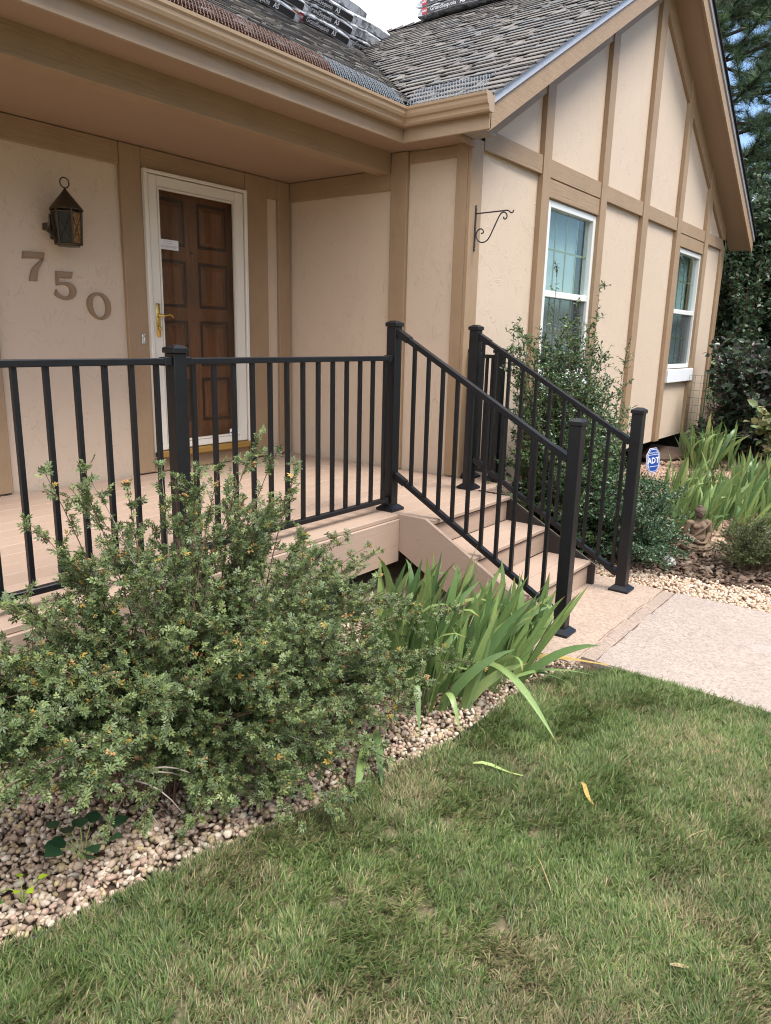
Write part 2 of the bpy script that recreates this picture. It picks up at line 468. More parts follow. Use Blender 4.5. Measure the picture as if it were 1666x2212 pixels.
class B:
    """collects geometry for one mesh"""
    def __init__(s): s.v = []; s.f = []; s.mi = []
    def add(s, vs, fs, mi=0):
        n = len(s.v); s.v += [tuple(q) for q in vs]
        s.f += [tuple(i + n for i in q) for q in fs]; s.mi += [mi] * len(fs)
        return s
    def box(s, x0, x1, y0, y1, z0, z1, bev=0.0, mi=0):
        if bev <= 0:
            vs = [(x, y, z) for x in (x0, x1) for y in (y0, y1) for z in (z0, z1)]
            return s.add(vs, [(0, 1, 3, 2), (4, 6, 7, 5), (0, 4, 5, 1), (2, 3, 7, 6), (0, 2, 6, 4), (1, 5, 7, 3)], mi)
        bm = bmesh.new()
        bmesh.ops.create_cube(bm, size=1.0)
        for q in bm.verts:
            q.co = Vector((x0 + (q.co.x + .5) * (x1 - x0), y0 + (q.co.y + .5) * (y1 - y0), z0 + (q.co.z + .5) * (z1 - z0)))
        bmesh.ops.bevel(bm, geom=bm.edges[:], offset=bev, segments=1, affect='EDGES')
        return s.bm(bm, mi)
    def bm(s, bm, mi=0):
        bm.verts.index_update()
        s.add([q.co[:] for q in bm.verts], [[w.index for w in f.verts] for f in bm.faces], mi)
        bm.free(); return s
    def prism(s, poly, axis, a, b, mi=0):
        """poly: 2D outline in the two other axes; extruded from a to b along axis"""
        n = len(poly)
        def P(p, t): return {'X': (t, p[0], p[1]), 'Y': (p[0], t, p[1]), 'Z': (p[0], p[1], t)}[axis]
        vs = [P(p, a) for p in poly] + [P(p, b) for p in poly]
        fs = [tuple(range(n)), tuple(range(2 * n - 1, n - 1, -1))] + [(i, i + n, (i + 1) % n + n, (i + 1) % n) for i in range(n)]
        return s.add(vs, fs, mi)
    def bar(s, p, q, w, h, up=(0, 0, 1), mi=0):
        """rectangular bar from p to q, width w, height h"""
        p = Vector(p); q = Vector(q); d = (q - p).normalized()
        u = Vector(up); sd_ = d.cross(u).normalized(); u = sd_.cross(d)
        vs = [c + sd_ * (i * w / 2) + u * (j * h / 2) for c in (p, q) for i in (-1, 1) for j in (-1, 1)]
        return s.add(vs, [(0, 1, 3, 2), (4, 6, 7, 5), (0, 4, 5, 1), (2, 3, 7, 6), (0, 2, 6, 4), (1, 5, 7, 3)], mi)
    def tube(s, pts, r, n=6, mi=0, cap=True):
        pts = [Vector(p) for p in pts]
        rr = r if hasattr(r, '__len__') else [r] * len(pts)
        rings = []
        base = len(s.v)
        vs = []; prev = None
        for i, p in enumerate(pts):
            d = (pts[min(i + 1, len(pts) - 1)] - pts[max(i - 1, 0)])
            d = d.normalized() if d.length > 1e-9 else Vector((0, 0, 1))
            if prev is None:
                a = d.orthogonal().normalized()
            else:
                a = (prev - d * prev.dot(d))
                a = a.normalized() if a.length > 1e-6 else d.orthogonal().normalized()
            prev = a; b = d.cross(a)
            for k in range(n):
                t = 2 * math.pi * k / n
                vs.append(p + (a * math.cos(t) + b * math.sin(t)) * rr[i])
        fs = []
        for i in range(len(pts) - 1):
            for k in range(n):
                fs.append((i * n + k, i * n + (k + 1) % n, (i + 1) * n + (k + 1) % n, (i + 1) * n + k))
        if cap:
            fs.append(tuple(range(n - 1, -1, -1))); fs.append(tuple((len(pts) - 1) * n + k for k in range(n)))
        return s.add(vs, fs, mi)
    def lathe(s, prof, cx, cy, n=16, mi=0):
        vs = []; fs = []
        for (r, z) in prof:
            for k in range(n):
                t = 2 * math.pi * k / n
                vs.append((cx + r * math.cos(t), cy + r * math.sin(t), z))
        for i in range(len(prof) - 1):
            for k in range(n):
                fs.append((i * n + k, i * n + (k + 1) % n, (i + 1) * n + (k + 1) % n, (i + 1) * n + k))
        fs.append(tuple(range(n - 1, -1, -1))); fs.append(tuple((len(prof) - 1) * n + k for k in range(n)))
        return s.add(vs, fs, mi)
    def mesh(s, name, mats, smooth=False):
        me = bpy.data.meshes.new(name)
        me.from_pydata(s.v, [], s.f)
        for m in (mats if isinstance(mats, (list, tuple)) else [mats]): me.materials.append(m)
        if len(set(s.mi)) > 1: me.polygons.foreach_set('material_index', s.mi)
        if smooth: me.polygons.foreach_set('use_smooth', [True] * len(me.polygons))
        me.update()
        return me
    def obj(s, name, mats, parent=None, smooth=False, world=True):
        return link(name, s.mesh(name, mats, smooth), parent, world)

def np_mesh(name, V, F, mat, cols=None, smooth=False):
    """V (n,3), F (m,k) uniform faces, cols (n,3) point colours"""
    me = bpy.data.meshes.new(name)
    n, (m, k) = len(V), F.shape
    me.vertices.add(n); me.vertices.foreach_set('co', np.ascontiguousarray(V, dtype=np.float32).ravel())
    me.loops.add(m * k); me.loops.foreach_set('vertex_index', np.ascontiguousarray(F, dtype=np.int32).ravel())
    me.polygons.add(m)
    me.polygons.foreach_set('loop_start', np.arange(0, m * k, k, dtype=np.int32))
    me.polygons.foreach_set('loop_total', np.full(m, k, dtype=np.int32))
    if smooth: me.polygons.foreach_set('use_smooth', np.ones(m, dtype=bool))
    if cols is not None:
        a = me.color_attributes.new('Col', 'FLOAT_COLOR', 'POINT')
        c4 = np.ones((n, 4), dtype=np.float32); c4[:, :3] = cols
        a.data.foreach_set('color', c4.ravel())
    me.materials.append(mat)
    me.update(calc_edges=True)
    return me

def unit(a): return a / np.maximum(np.linalg.norm(a, axis=-1, keepdims=True), 1e-9)

def scatter(tv, tf, P, D, U, S, colour):
    """place a template (axis, side, normal coordinates) at every point"""
    tv = np.asarray(tv, float); tf = np.asarray(tf)
    D = unit(D); side = unit(np.cross(D, U)); N = np.cross(side, D)
    V = (P[:, None, :] + S[:, None, None] * (tv[None, :, 0:1] * D[:, None, :] + tv[None, :, 1:2] * side[:, None, :] + tv[None, :, 2:3] * N[:, None, :]))
    n, k = len(P), len(tv)
    F = (tf[None] + (np.arange(n) * k)[:, None, None]).reshape(-1, tf.shape[1])
    C = np.repeat(colour, k, axis=0)
    return V.reshape(-1, 3), F, C

def cat_parts(parts):
    V = []; F = []; C = []; n = 0
    for v, f, c in parts:
        V.append(v); F.append(f + n); C.append(c); n += len(v)
    return np.concatenate(V), np.concatenate(F), np.concatenate(C)

def vnoise(x, y, seed=0):
    xi = np.floor(x).astype(np.int64); yi = np.floor(y).astype(np.int64)
    fx = x - xi; fy = y - yi
    fx = fx * fx * (3 - 2 * fx); fy = fy * fy * (3 - 2 * fy)
    def h(a, b):
        n = (a * 374761393 + b * 668265263 + seed * 1274126177) & 0x7fffffff
        n = ((n ^ (n >> 13)) * 1274126177) & 0x7fffffff
        return ((n ^ (n >> 16)) & 0xffff) / 65535.0
    return (h(xi, yi) * (1 - fx) + h(xi + 1, yi) * fx) * (1 - fy) + (h(xi, yi + 1) * (1 - fx) + h(xi + 1, yi + 1) * fx) * fy

def in_poly(x, y, poly):
    inside = np.zeros(len(x), bool)
    n = len(poly)
    for i in range(n):
        x0, y0 = poly[i]; x1, y1 = poly[(i + 1) % n]
        c = ((y0 > y) != (y1 > y)) & (x < (x1 - x0) * (y - y0) / (y1 - y0 + 1e-12) + x0)
        inside ^= c
    return inside

def text_mesh(txt, size, mat, extrude=0.0, bold=False):
    cu = bpy.data.curves.new('lettering', 'FONT')
    cu.body = txt; cu.size = size; cu.resolution_u = 2; cu.extrude = extrude
    cu.align_x = 'CENTER'; cu.align_y = 'CENTER'
    if bold: cu.offset = size * 0.02
    o = bpy.data.objects.new('lettering', cu)
    COL.objects.link(o)
    dg = bpy.context.evaluated_depsgraph_get()
    me = bpy.data.meshes.new_from_object(o.evaluated_get(dg))
    bpy.data.objects.remove(o); bpy.data.curves.remove(cu)
    me.materials.clear(); me.materials.append(mat)
    me.name = 'lettering'
    return me

# ================================================================== SETTING: ground, slabs
def ground():
    b = B(); b.add([(-300, -300, -0.09), (300, -300, -0.09), (300, 300, -0.09), (-300, 300, -0.09)], [(0, 1, 2, 3)])
    tag(b.obj('ground', M['field']), kind='structure')
    edge = LAWN_EDGE
    b = B()
    pts = [(-6, -6), (3.30, -6), (3.30, 0.83), (3.285, 1.09)] + edge[::-1] + [(-6, 2.6)]
    b.add([(x, y, -0.022) for x, y in pts], [tuple(range(len(pts)))])
    tag(b.obj('lawn_soil', M['turfbase']), kind='structure')
    b = B()
    pts = [(-6, 2.6)] + edge + [(3.285, 1.09), (3.3, 1.24), (3.2, 2.2), (3.2, 3.4), (-6, 3.4)]
    b.add([(x, y, -0.034) for x, y in pts], [tuple(range(len(pts)))])
    tag(b.obj('garden_bed_soil', M['soil']), kind='structure')
    b = B()
    pts = [(4.55, -6), (14, -6), (24, 8), (14, 3.3), (4.55, 3.3)]
    b.add([(x, y, -0.030) for x, y in pts], [tuple(range(len(pts)))])
    tag(b.obj('side_bed_soil', M['soil']), kind='structure')
LAWN_EDGE = [(0.0, 1.93), (0.656, 1.685), (0.85, 1.625), (1.05, 1.59), (1.18, 1.56), (1.41, 1.508), (1.68, 1.446), (1.88, 1.39), (2.05, 1.365),
             (2.23, 1.335), (2.47, 1.325), (2.645, 1.313), (2.99, 1.29), (3.16, 1.19)]
ground()

def slab(name, x0, x1, y0, y1, z1, mat, seed, z0=-0.06):
    """concrete slab with a worn arris and a slightly wavy outline"""
    rnd = random.Random(seed)
    bm = bmesh.new()
    pts = []
    def run(a, b_, n):
        for i in range(n):
            t = i / n
            pts.append((a[0] + (b_[0] - a[0]) * t + rnd.uniform(-.004, .004), a[1] + (b_[1] - a[1]) * t + rnd.uniform(-.004, .004)))
    run((x0, y0), (x1, y0), 24); run((x1, y0), (x1, y1), 24); run((x1, y1), (x0, y1), 24); run((x0, y1), (x0, y0), 24)
    vs = [bm.verts.new((x, y, z0)) for x, y in pts]
    f = bm.faces.new(vs)
    r = bmesh.ops.extrude_face_region(bm, geom=[f])
    top = [v for v in r['geom'] if isinstance(v, bmesh.types.BMVert)]
    for v in top: v.co.z = z1
    tf = [g for g in r['geom'] if isinstance(g, bmesh.types.BMFace)][0]
    bmesh.ops.bevel(bm, geom=list(tf.edges), offset=0.008, segments=2, affect='EDGES')
    bmesh.ops.recalc_face_normals(bm, faces=bm.faces)
    b = B().bm(bm)
    return tag(b.obj(name, mat), kind='structure')
slab('walkway', 3.285, 4.60, -5.0, 1.180, 0.0, M['walk'], 1)
tag(B().box(3.30, 4.595, 1.1835, 1.2535, -.1, -.003).obj('walkway_joint', M['joint']), kind='structure')
slab('landing_pavement', 3.19, 4.60, 1.257, 3.3, 0.002, M['landing'], 3)

# ================================================================== HOUSE
XW, YW, YG = 4.727, 4.664, 2.91          # side wall, entry wall and gable wall planes
AX, AZ, SL = 8.22, 5.27, 0.59            # ridge and slope of the wing
house = thing('house', 'tan stucco and half timbered house with covered porch and gabled wing', 'house', (6.0, 3.6, 0))
def hp(b, name, mat, parent=None, smooth=False): return b.obj(name, mat, parent or house, smooth)
def rtop(x): return AZ - SL * abs(x - AX)

# --- stucco walls
def gable_wall():
    b = B()
    xs = [XW, 5.966, 6.990, AX, 9.590, 10.585, 11.60]
    zs = [0.32, 1.205, 2.665]
    for i in range(len(xs) - 1):
        x0, x1 = xs[i], xs[i + 1]
        win = i in (1, 4)
        cells = [(0.32, 1.205), (1.205, 2.665), (2.665, None)]
        for k, (z0, z1) in enumerate(cells):
            if win and k == 1: continue
            t0 = z1 if z1 else rtop(x0) - 0.12
            t1 = z1 if z1 else rtop(x1) - 0.12
            b.add([(x0, YG, z0), (x1, YG, z0), (x1, YG, t1), (x0, YG, t0)], [(0, 1, 2, 3)])
        if win:
            # reveals of the opening
            d = 0.09
            for a, c in (((x0, 1.205), (x0, 2.665)), ((x1, 1.205), (x1, 2.665)), ((x0, 1.205), (x1, 1.205)), ((x0, 2.665), (x1, 2.665))):
                b.add([(a[0], YG, a[1]), (c[0], YG, c[1]), (c[0], YG + d, c[1]), (a[0], YG + d, a[1])], [(0, 1, 2, 3)])
    b.add([(XW, YG, .32), (11.6, YG, .32), (11.6, YG + .2, .32), (XW, YG + .2, .32)], [(0, 1, 2, 3)])
    b.add([(11.6, YG, .32), (11.6, 9.0, .32), (11.6, 9.0, 3.15), (11.6, YG, 3.15)], [(0, 1, 2, 3)])
    hp(b, 'wall', M['stucco'])
gable_wall()
b = B(); b.add([(XW, YG, .32), (XW, YW, .32), (XW, YW, 3.0), (XW, YG, 3.0)], [(0, 1, 2, 3)]); hp(b, 'wall', M['stucco'])
b = B()
for (x0, x1, z0, z1) in ((-3.5, 3.285, .4, 3.0), (4.195, XW, .4, 3.0), (3.285, 4.195, 2.6, 3.0), (3.285, 4.195, .4, .6)):
    b.add([(x0, YW, z0), (x1, YW, z0), (x1, YW, z1), (x0, YW, z1)], [(0, 1, 2, 3)])
b.add([(-3.5, YW, .4), (-3.5, 9, .4), (-3.5, 9, 3.0), (-3.5, YW, 3.0)], [(0, 1, 2, 3)])
hp(b, 'wall', M['stucco'])
# near-black boxes paint the crawl space shade under the gable wall, foundation under the porch wall
hp(B().box(XW + .02, 11.5, 3.16, 3.26, -.08, .36), 'foundation', M['dark'])
hp(B().box(-3.4, XW, 4.70, 4.8, -.08, .5), 'foundation', M['dark'])
hp(B().box(XW + .002, XW + .1, 2.95, 4.7, -.08, .36), 'foundation', M['dark'])
# black panels stand in for the inner darkness of the rooms
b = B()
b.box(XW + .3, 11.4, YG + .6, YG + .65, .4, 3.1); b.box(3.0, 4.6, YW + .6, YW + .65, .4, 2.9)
hp(b, 'dark_backing', M['dark'])

# --- timber boards
def board(x0, x1, y0, y1, z0, z1, ax, name='trim_board', m=None): return hp(B().box(x0, x1, y0, y1, z0, z1, 0.004), name, m or M['trim' + ax])
FY = YG - 0.045
# gable: studs, notched bands, frieze under the rake
studs = [(5.765, 5.903), (6.988, 7.128), (8.145, 8.315), (9.345, 9.495), (10.555, 10.715)]
BZ0, BZ1 = 2.815, 2.955
frz = 0.42
for (x0, x1) in studs:
    xm = (x0 + x1) / 2
    top = rtop(x1 if xm > AX else x0) - 0.27
    z0 = 0.322
    hp(B().prism([(x0, z0), (x1, z0), (x1, rtop(x1) - .19), (x0, rtop(x0) - .19)] if not (x0 < AX < x1) else
                 [(x0, z0), (x1, z0), (x1, rtop(x1) - .19), (AX, AZ - .19), (x0, rtop(x0) - .19)], 'Y', FY, YG - .0008), 'timber_stud', M['trimZ'])
xs = [4.853] + [v for s_ in studs for v in s_] + [11.46]
for i in range(0, len(xs), 2):
    board(xs[i] + .001, xs[i + 1] - .001, YG - .036, YG - .0006, BZ0, BZ1, 'X', 'timber_band')
for (x0, x1) in ((5.903, 6.988), (9.495, 10.555)):
    board(x0 + .001, x1 - .001, YG - .031, YG - .0006, 2.668, BZ0 - .003, 'X', 'timber_band')
board(9.495 + .001, 9.586, YG - .031, YG - .0006, 1.04, 2.664, 'Z')
board(10.589, 10.600, YG - .028, YG - .0006, 1.04, 2.664, 'Z')
# frieze pieces between the studs, up under the soffit
cuts = [4.853] + [v for s_ in studs for v in s_] + [11.6]
for i in range(0, len(cuts), 2):
    segs = [(cuts[i] + .001, cuts[i + 1] - .001)]
    if segs[0][0] < AX < segs[0][1]: segs = [(segs[0][0], AX), (AX, segs[0][1])]
    for a, c in segs:
        za, zc = rtop(a), rtop(c)
        if min(za, zc) < 3.1: za = max(za, 3.05); zc = max(zc, 3.05)
        hp(B().prism([(a, za - frz), (c, zc - frz), (c, zc - .17), (a, za - .17)], 'Y', YG - .034, YG - .0007), 'frieze_board', M['trimX'])
# corner boards
hp(B().box(4.697, 4.853, YG - .032, YG - .001, .33, 2.872, .004), 'corner_board', M['trimZ'])
hp(B().box(4.697, XW - .001, YG + .0, 3.005, .50, 2.84, .004), 'corner_board', M['trimZ'])
hp(B().box(11.47, 11.632, YG - .034, YG - .001, .322, 2.96, .004), 'corner_board', M['trimZ'])
hp(B().box(11.601, 11.632, YG, YG + .13, .322, 2.96, .004), 'corner_board', M['trimZ'])
# side wall of the wing
board(4.690, XW - .001, 3.425, 3.575, .494, 2.842, 'Z', 'porch_post_trim')
board(4.697, XW - .001, 3.578, YW - .033, 2.592, 2.738, 'Y', 'frieze_board')
board(4.709, XW - .001, 3.007, 3.423, 2.756, 2.836, 'Y', 'frieze_board')
# entry wall
TY = YW - .03
board(2.066, 2.206, TY, YW - .001, .50, 2.592, 'Z')
board(-3.4, 3.096, TY, YW - .001, 2.595, 2.738, 'X', 'frieze_board')
board(3.100, 3.262, TY - .004, YW - .001, .50, 2.738, 'Z', 'door_jamb_trim')
board(3.264, 4.202, TY - .002, YW - .001, 2.606, 2.738, 'X', 'door_head_trim')
board(4.204, 4.440, TY - .004, YW - .001, .50, 2.738, 'Z', 'door_jamb_trim')
board(4.442, 4.566, TY, YW - .001, 2.59, 2.738, 'X', 'frieze_board')
board(4.568, 4.697, TY - .003, YW - .001, .50, 2.738, 'Z')
board(3.264, 4.202, TY + .002, YW - .001, .494, .604, 'X', 'door_kick_board')

# --- porch roof underside, beam, fascia
hp(B().box(-3.5, 4.724, 3.70, YW - .002, 2.742, 2.76), 'porch_ceiling', M['ceiling'])
hp(B().box(-3.5, 4.689, 3.575, 3.70, 2.700, 2.86, .004), 'porch_beam', M['trimX'])
hp(B().box(-3.5, 4.724, 3.303, 3.573, 2.846, 2.86), 'soffit', M['ceiling'])
hp(B().box(4.453, 4.725, 2.882, 3.3015, 2.838, 2.852), 'soffit', M['ceiling'])
hp(B().box(4.46, 4.694, 2.70, 2.858, 2.846, 2.858), 'soffit', M['greysoffit'])
hp(B().prism([(4.452, 2.83), (4.70, 2.80), (4.70, 2.845), (4.452, 2.845)], 'Y', 2.862, 2.880), 'soffit_cleat', M['ceiling'])
hp(B().box(-3.5, 4.452, 3.280, 3.302, 2.823, 3.0, .003), 'fascia_board', M['fasciaX'])
hp(B().box(4.430, 4.452, 2.600, 3.279, 2.823, 3.0, .003), 'fascia_board', M['fasciaY'])

# --- gutter, one mitred run round the inner corner
def gutter():
    prof = [(0.0, 2.912), (.050, 2.910), (.060, 2.922), (.0615, 2.934), (.066, 2.946), (.080, 2.955), (.088, 2.972), (.0905, 2.990), (.100, 3.000), (.102, 3.016),
            (.093, 3.018), (.090, 3.006), (.082, 2.994), (.055, 2.930), (.004, 2.920), (.002, 3.01), (0.0, 3.01)]
    b = B(); n = len(prof)
    st = [[(-3.5, 3.279 - o, z) for o, z in prof], [(4.429 - o, 3.279 - o, z) for o, z in prof], [(4.429 - o, 2.575, z) for o, z in prof]]
    vs = st[0] + st[1] + st[2]; fs = []
    for k in range(2):
        for i in range(n):
            j = (i + 1) % n
            fs.append((k * n + i, k * n + j, (k + 1) * n + j, (k + 1) * n + i))
    b.add(vs, fs)
    g = hp(b, 'gutter', M['gutter'])
    # end cap
    cap = [(o + (.003 if i < 10 else 0), z + (.003 if i > 8 else -.002)) for i, (o, z) in enumerate(prof[:10])] + [(0.0, 3.016)]
    B().prism([(4.429 - o, z) for o, z in cap], 'Y', 2.568, 2.574).obj('gutter_end_cap', M['gutter'], g)
    return g
gut = gutter()
def guard(a, c, mat, corner_end=False):
    """expanded-metal strip over the gutter, bent strands with gaps"""
    b = B()
    horizontal = abs(a[0] - c[0]) > abs(a[1] - c[1])
    n = int((Vector(c) - Vector(a)).length / 0.022)
    for i in range(n):
        t0 = i / n; t1 = (i + 1) / n
        for k in range(5):
            for sgn in (0, 1):
                u0, u1 = k / 5, (k + 1) / 5
                def P(t, u):
                    x = a[0] + (c[0] - a[0]) * t; y = a[1] + (c[1] - a[1]) * t
                    z = 3.020 + 0.150 * u + 0.022 * math.sin(math.pi * min(u, 1)) + 0.003 * math.sin(t * n * 2)
                    off = -.004 + .175 * u
                    return (x, y + off, z) if horizontal else (x + off, y, z)
                p, q = (P(t0, u0), P(t1, u1)) if sgn else (P(t1, u0), P(t0, u1))
                b.bar(p, q, .0034, .002)
    return b.obj('gutter_guard', mat, gut)
guard((0.6, 3.186, 0), (3.62, 3.186, 0), M['copperguard'])
guard((3.62, 3.186, 0), (4.32, 3.186, 0), M['silverguard'])
guard((4.34, 3.20, 0), (4.34, 2.60, 0), M['silverguard'])

# --- rakes
def rake(sg):
    xe = AX + sg * (AX - 4.44)
    zz = rtop(xe)
    pts = [(xe, zz - .225), (AX, AZ - .225), (AX, AZ - .066), (xe, zz - .066)]
    hp(B().prism(pts, 'Y', 2.60, 2.625), 'rake_board', M['trimX'])
    ln = [(xe, zz - .072), (AX, AZ - .072), (AX, AZ - .012), (xe, zz - .012)]
    hp(B().prism(ln, 'Y', 2.584, 2.5985), 'drip_edge', M['drip'])
    # sloping soffit between rake and wall
    a, c = (xe, zz - .185), (AX, AZ - .185)
    hp(B().prism([a, c, (c[0], c[1] + .012), (a[0], a[1] + .012)], 'Y', 2.626, YG - .0005), 'rake_soffit', M['ceiling'])
rake(-1); rake(1)

# --- roof decks and shingles
def roof():
    t = 0.014
    b = B()
    # wing slopes (sheathing)
    xl, xr = 4.425, 2 * AX - 4.425
    YB = 11.0
    def quad(p): b.add(p + [(x, y, z - .05) for x, y, z in p], [(0, 1, 2, 3), (7, 6, 5, 4), (0, 4, 5, 1), (1, 5, 6, 2), (2, 6, 7, 3), (3, 7, 4, 0)])
    zl = rtop(xl) - t
    vy = lambda x: x - 1.258
    quad([(xl, 2.602, zl), (xl, vy(xl) + .05, zl), (AX, vy(AX) + .05, AZ - t), (AX, 2.602, AZ - t)])
    quad([(AX, 2.602, AZ - t), (AX, YB, AZ - t), (xr, YB, zl), (xr, 2.602, zl)])
    # main slope
    zm = lambda y: 3.05 + SL * (y - 3.2) - t
    RY = 7.25
    quad([(-3.5, 3.272, zm(3.272)), (-3.5, RY, zm(RY)), (AX + .2, RY, zm(RY)), (4.49, 3.272, zm(3.272))])
    quad([(-3.5, RY, zm(RY)), (-3.5, RY + 4, zm(RY - 4)), (AX + .2, RY + 4, zm(RY - 4)), (AX + .2, RY, zm(RY))])
    rf = hp(b, 'roof', M['felt'])
    rnd = random.Random(5)
    shingles = []      # (distance, vertices, faces, colour)
    courses = []
    pal = [(0.125, 0.118, 0.118), (0.19, 0.172, 0.152), (0.165, 0.145, 0.142), (0.150, 0.158, 0.168), (0.215, 0.195, 0.170), (0.145, 0.136, 0.138), (0.185, 0.178, 0.168)]
    eye = Vector((0, 0, 1.52))
    cs = math.hypot(1, SL)
    expo = 0.127
    def course(mapf, s, u0, u1):
        """one course: butt edge at slope distance s, from u0 to u1 along the eave"""
        # dark shadow band printed at the head of the course below, and the base layer
        u = u0
        bl = B()
        # base strip
        bl.add([mapf(u0, s - .0, .004), mapf(u1, s - .0, .004), mapf(u1, s + expo + .03, .0005), mapf(u0, s + expo + .03, .0005)], [(0, 1, 2, 3)])
        bl.add([mapf(u0, s, .004), mapf(u1, s, .004), mapf(u1, s, -.001), mapf(u0, s, -.001)], [(0, 1, 2, 3)])
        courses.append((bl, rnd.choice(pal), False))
        while u < u1:
            w = rnd.uniform(.18, .34); gap = rnd.uniform(.05, .18)
            a, c = u, min(u + w, u1)
            if c - a > .03:
                s0 = s - rnd.uniform(.0, .014); s1 = s0 + rnd.uniform(-.006, .006)
                h = rnd.uniform(.012, .017)
                ta = rnd.uniform(0, .02)
                q = [mapf(a, s0, h), mapf(c, s1, h), mapf(c - ta, s + expo + .02, .003), mapf(a + ta, s + expo + .02, .003),
                     mapf(a, s0, .004), mapf(c, s1, .004), mapf(c - ta, s + expo + .02, -.001), mapf(a + ta, s + expo + .02, -.001)]
                f = [(0, 1, 2, 3), (0, 4, 5, 1), (1, 5, 6, 2), (3, 7, 4, 0)]
                m = Vector(q[0]) * .5 + Vector(q[2]) * .5
                nrm = (Vector(q[1]) - Vector(q[0])).cross(Vector(q[3]) - Vector(q[0])).normalized()
                dv = m - eye
                dirn = Vector((math.sin(CAM_YAW) * math.cos(CAM_PITCH), math.cos(CAM_YAW) * math.cos(CAM_PITCH), -math.sin(CAM_PITCH)))
                fwd = dv.dot(dirn)
                rgt = dv.dot(Vector((math.cos(CAM_YAW), -math.sin(CAM_YAW), 0)))
                upv = dv.z * math.cos(CAM_PITCH) + (dv.x * math.sin(CAM_YAW) + dv.y * math.cos(CAM_YAW)) * math.sin(CAM_PITCH)
                seen = fwd > 0 and abs(rgt / fwd) < .54 and upv / fwd < .71
                area = abs(nrm.dot(dv.normalized())) / dv.length ** 2 * (c - a)
                shingles.append((area if seen else 0, q, f, rnd.choice(pal)))
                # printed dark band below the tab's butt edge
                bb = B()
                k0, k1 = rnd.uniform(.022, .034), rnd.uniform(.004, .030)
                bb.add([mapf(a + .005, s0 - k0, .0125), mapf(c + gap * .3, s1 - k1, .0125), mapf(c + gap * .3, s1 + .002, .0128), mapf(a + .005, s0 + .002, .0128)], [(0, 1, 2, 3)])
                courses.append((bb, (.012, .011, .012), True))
            u += w + gap * rnd.choice((0, 0.25, .6, 1))
    # wing left slope: u runs along y, s up the slope from the eave
    def mw(u, s, h):
        x = xl - .01 + s / cs
        return (x - h * SL / cs, u, rtop(x) - t + h / cs + .001)
    s = 0.0
    while s < (AX - xl) * cs - .08:
        x = xl + s / cs
        course(mw, s, 2.562, max(2.7, min(x - 1.258 + .02, 7.2)))
        s += expo
    def mm(u, s, h):
        y = 3.262 + s / cs
        return (u, y - h * SL / cs, zm(y) + h / cs + .001)
    s = 0.0
    while s < (RY - 3.262) * cs - .05:
        y = 3.262 + s / cs
        course(mm, s, 0.9 if s < 2.4 else 2.0, min(y + 1.258 + .02, AX + .1))
        s += expo
    shingles.sort(key=lambda q: -q[0])
    for k, (a, q, f, c) in enumerate(shingles[:298]):
        B().add(q, f).obj('shingle', M['shingle'], rf)
    V = []; F = []; C = []; n = 0
    for a, q, f, c in shingles[298:]:
        V += q; F += [tuple(i + n for i in g) for g in f]; C += [c] * len(q); n += len(q)
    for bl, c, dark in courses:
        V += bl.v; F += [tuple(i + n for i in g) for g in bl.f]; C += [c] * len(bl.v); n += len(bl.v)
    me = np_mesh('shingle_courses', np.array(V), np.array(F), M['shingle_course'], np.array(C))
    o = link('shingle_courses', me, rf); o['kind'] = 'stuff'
    # ridge caps of the wing
    y = 2.56
    while y < 6.95:
        q = B()
        for sg in (-1, 1):
            q.add([(AX, y, AZ + .022), (AX + sg * .14, y, AZ + .022 - .14 * SL), (AX + sg * .14, y + .21, AZ + .006 - .14 * SL), (AX, y + .21, AZ + .006)], [(0, 1, 2, 3)])
            q.add([(AX, y, AZ + .022), (AX + sg * .14, y, AZ + .022 - .14 * SL), (AX + sg * .14, y, AZ + .004 - .14 * SL), (AX, y, AZ + .004)], [(0, 1, 2, 3)])
        q.obj('ridge_cap', M['shingle'], rf); y += .17
    # right slope underlay of shingle edge along the rake
    B().prism([(AX, AZ - .012), (xr, rtop(xr) - .012), (xr, rtop(xr) + .008), (AX, AZ + .008)], 'Y', 2.560, 2.9).obj('shingle_edge', M['felt'], rf)
    B().prism([(AX, AZ - .012), (xl, rtop(xl) - .012), (xl, rtop(xl) - .002), (AX, AZ - .002)], 'Y', 2.574, 2.60).obj('shingle_edge', M['felt'], rf)
    return rf
roof()
# closed gables behind so no daylight gets in
b = B()
b.box(-3.45, AX, 6.9, 6.95, .3, 3.3); b.box(-3.5, -3.46, 3.3, 9, 2.8, 5.2)
hp(b, 'dark_backing', M['dark'])

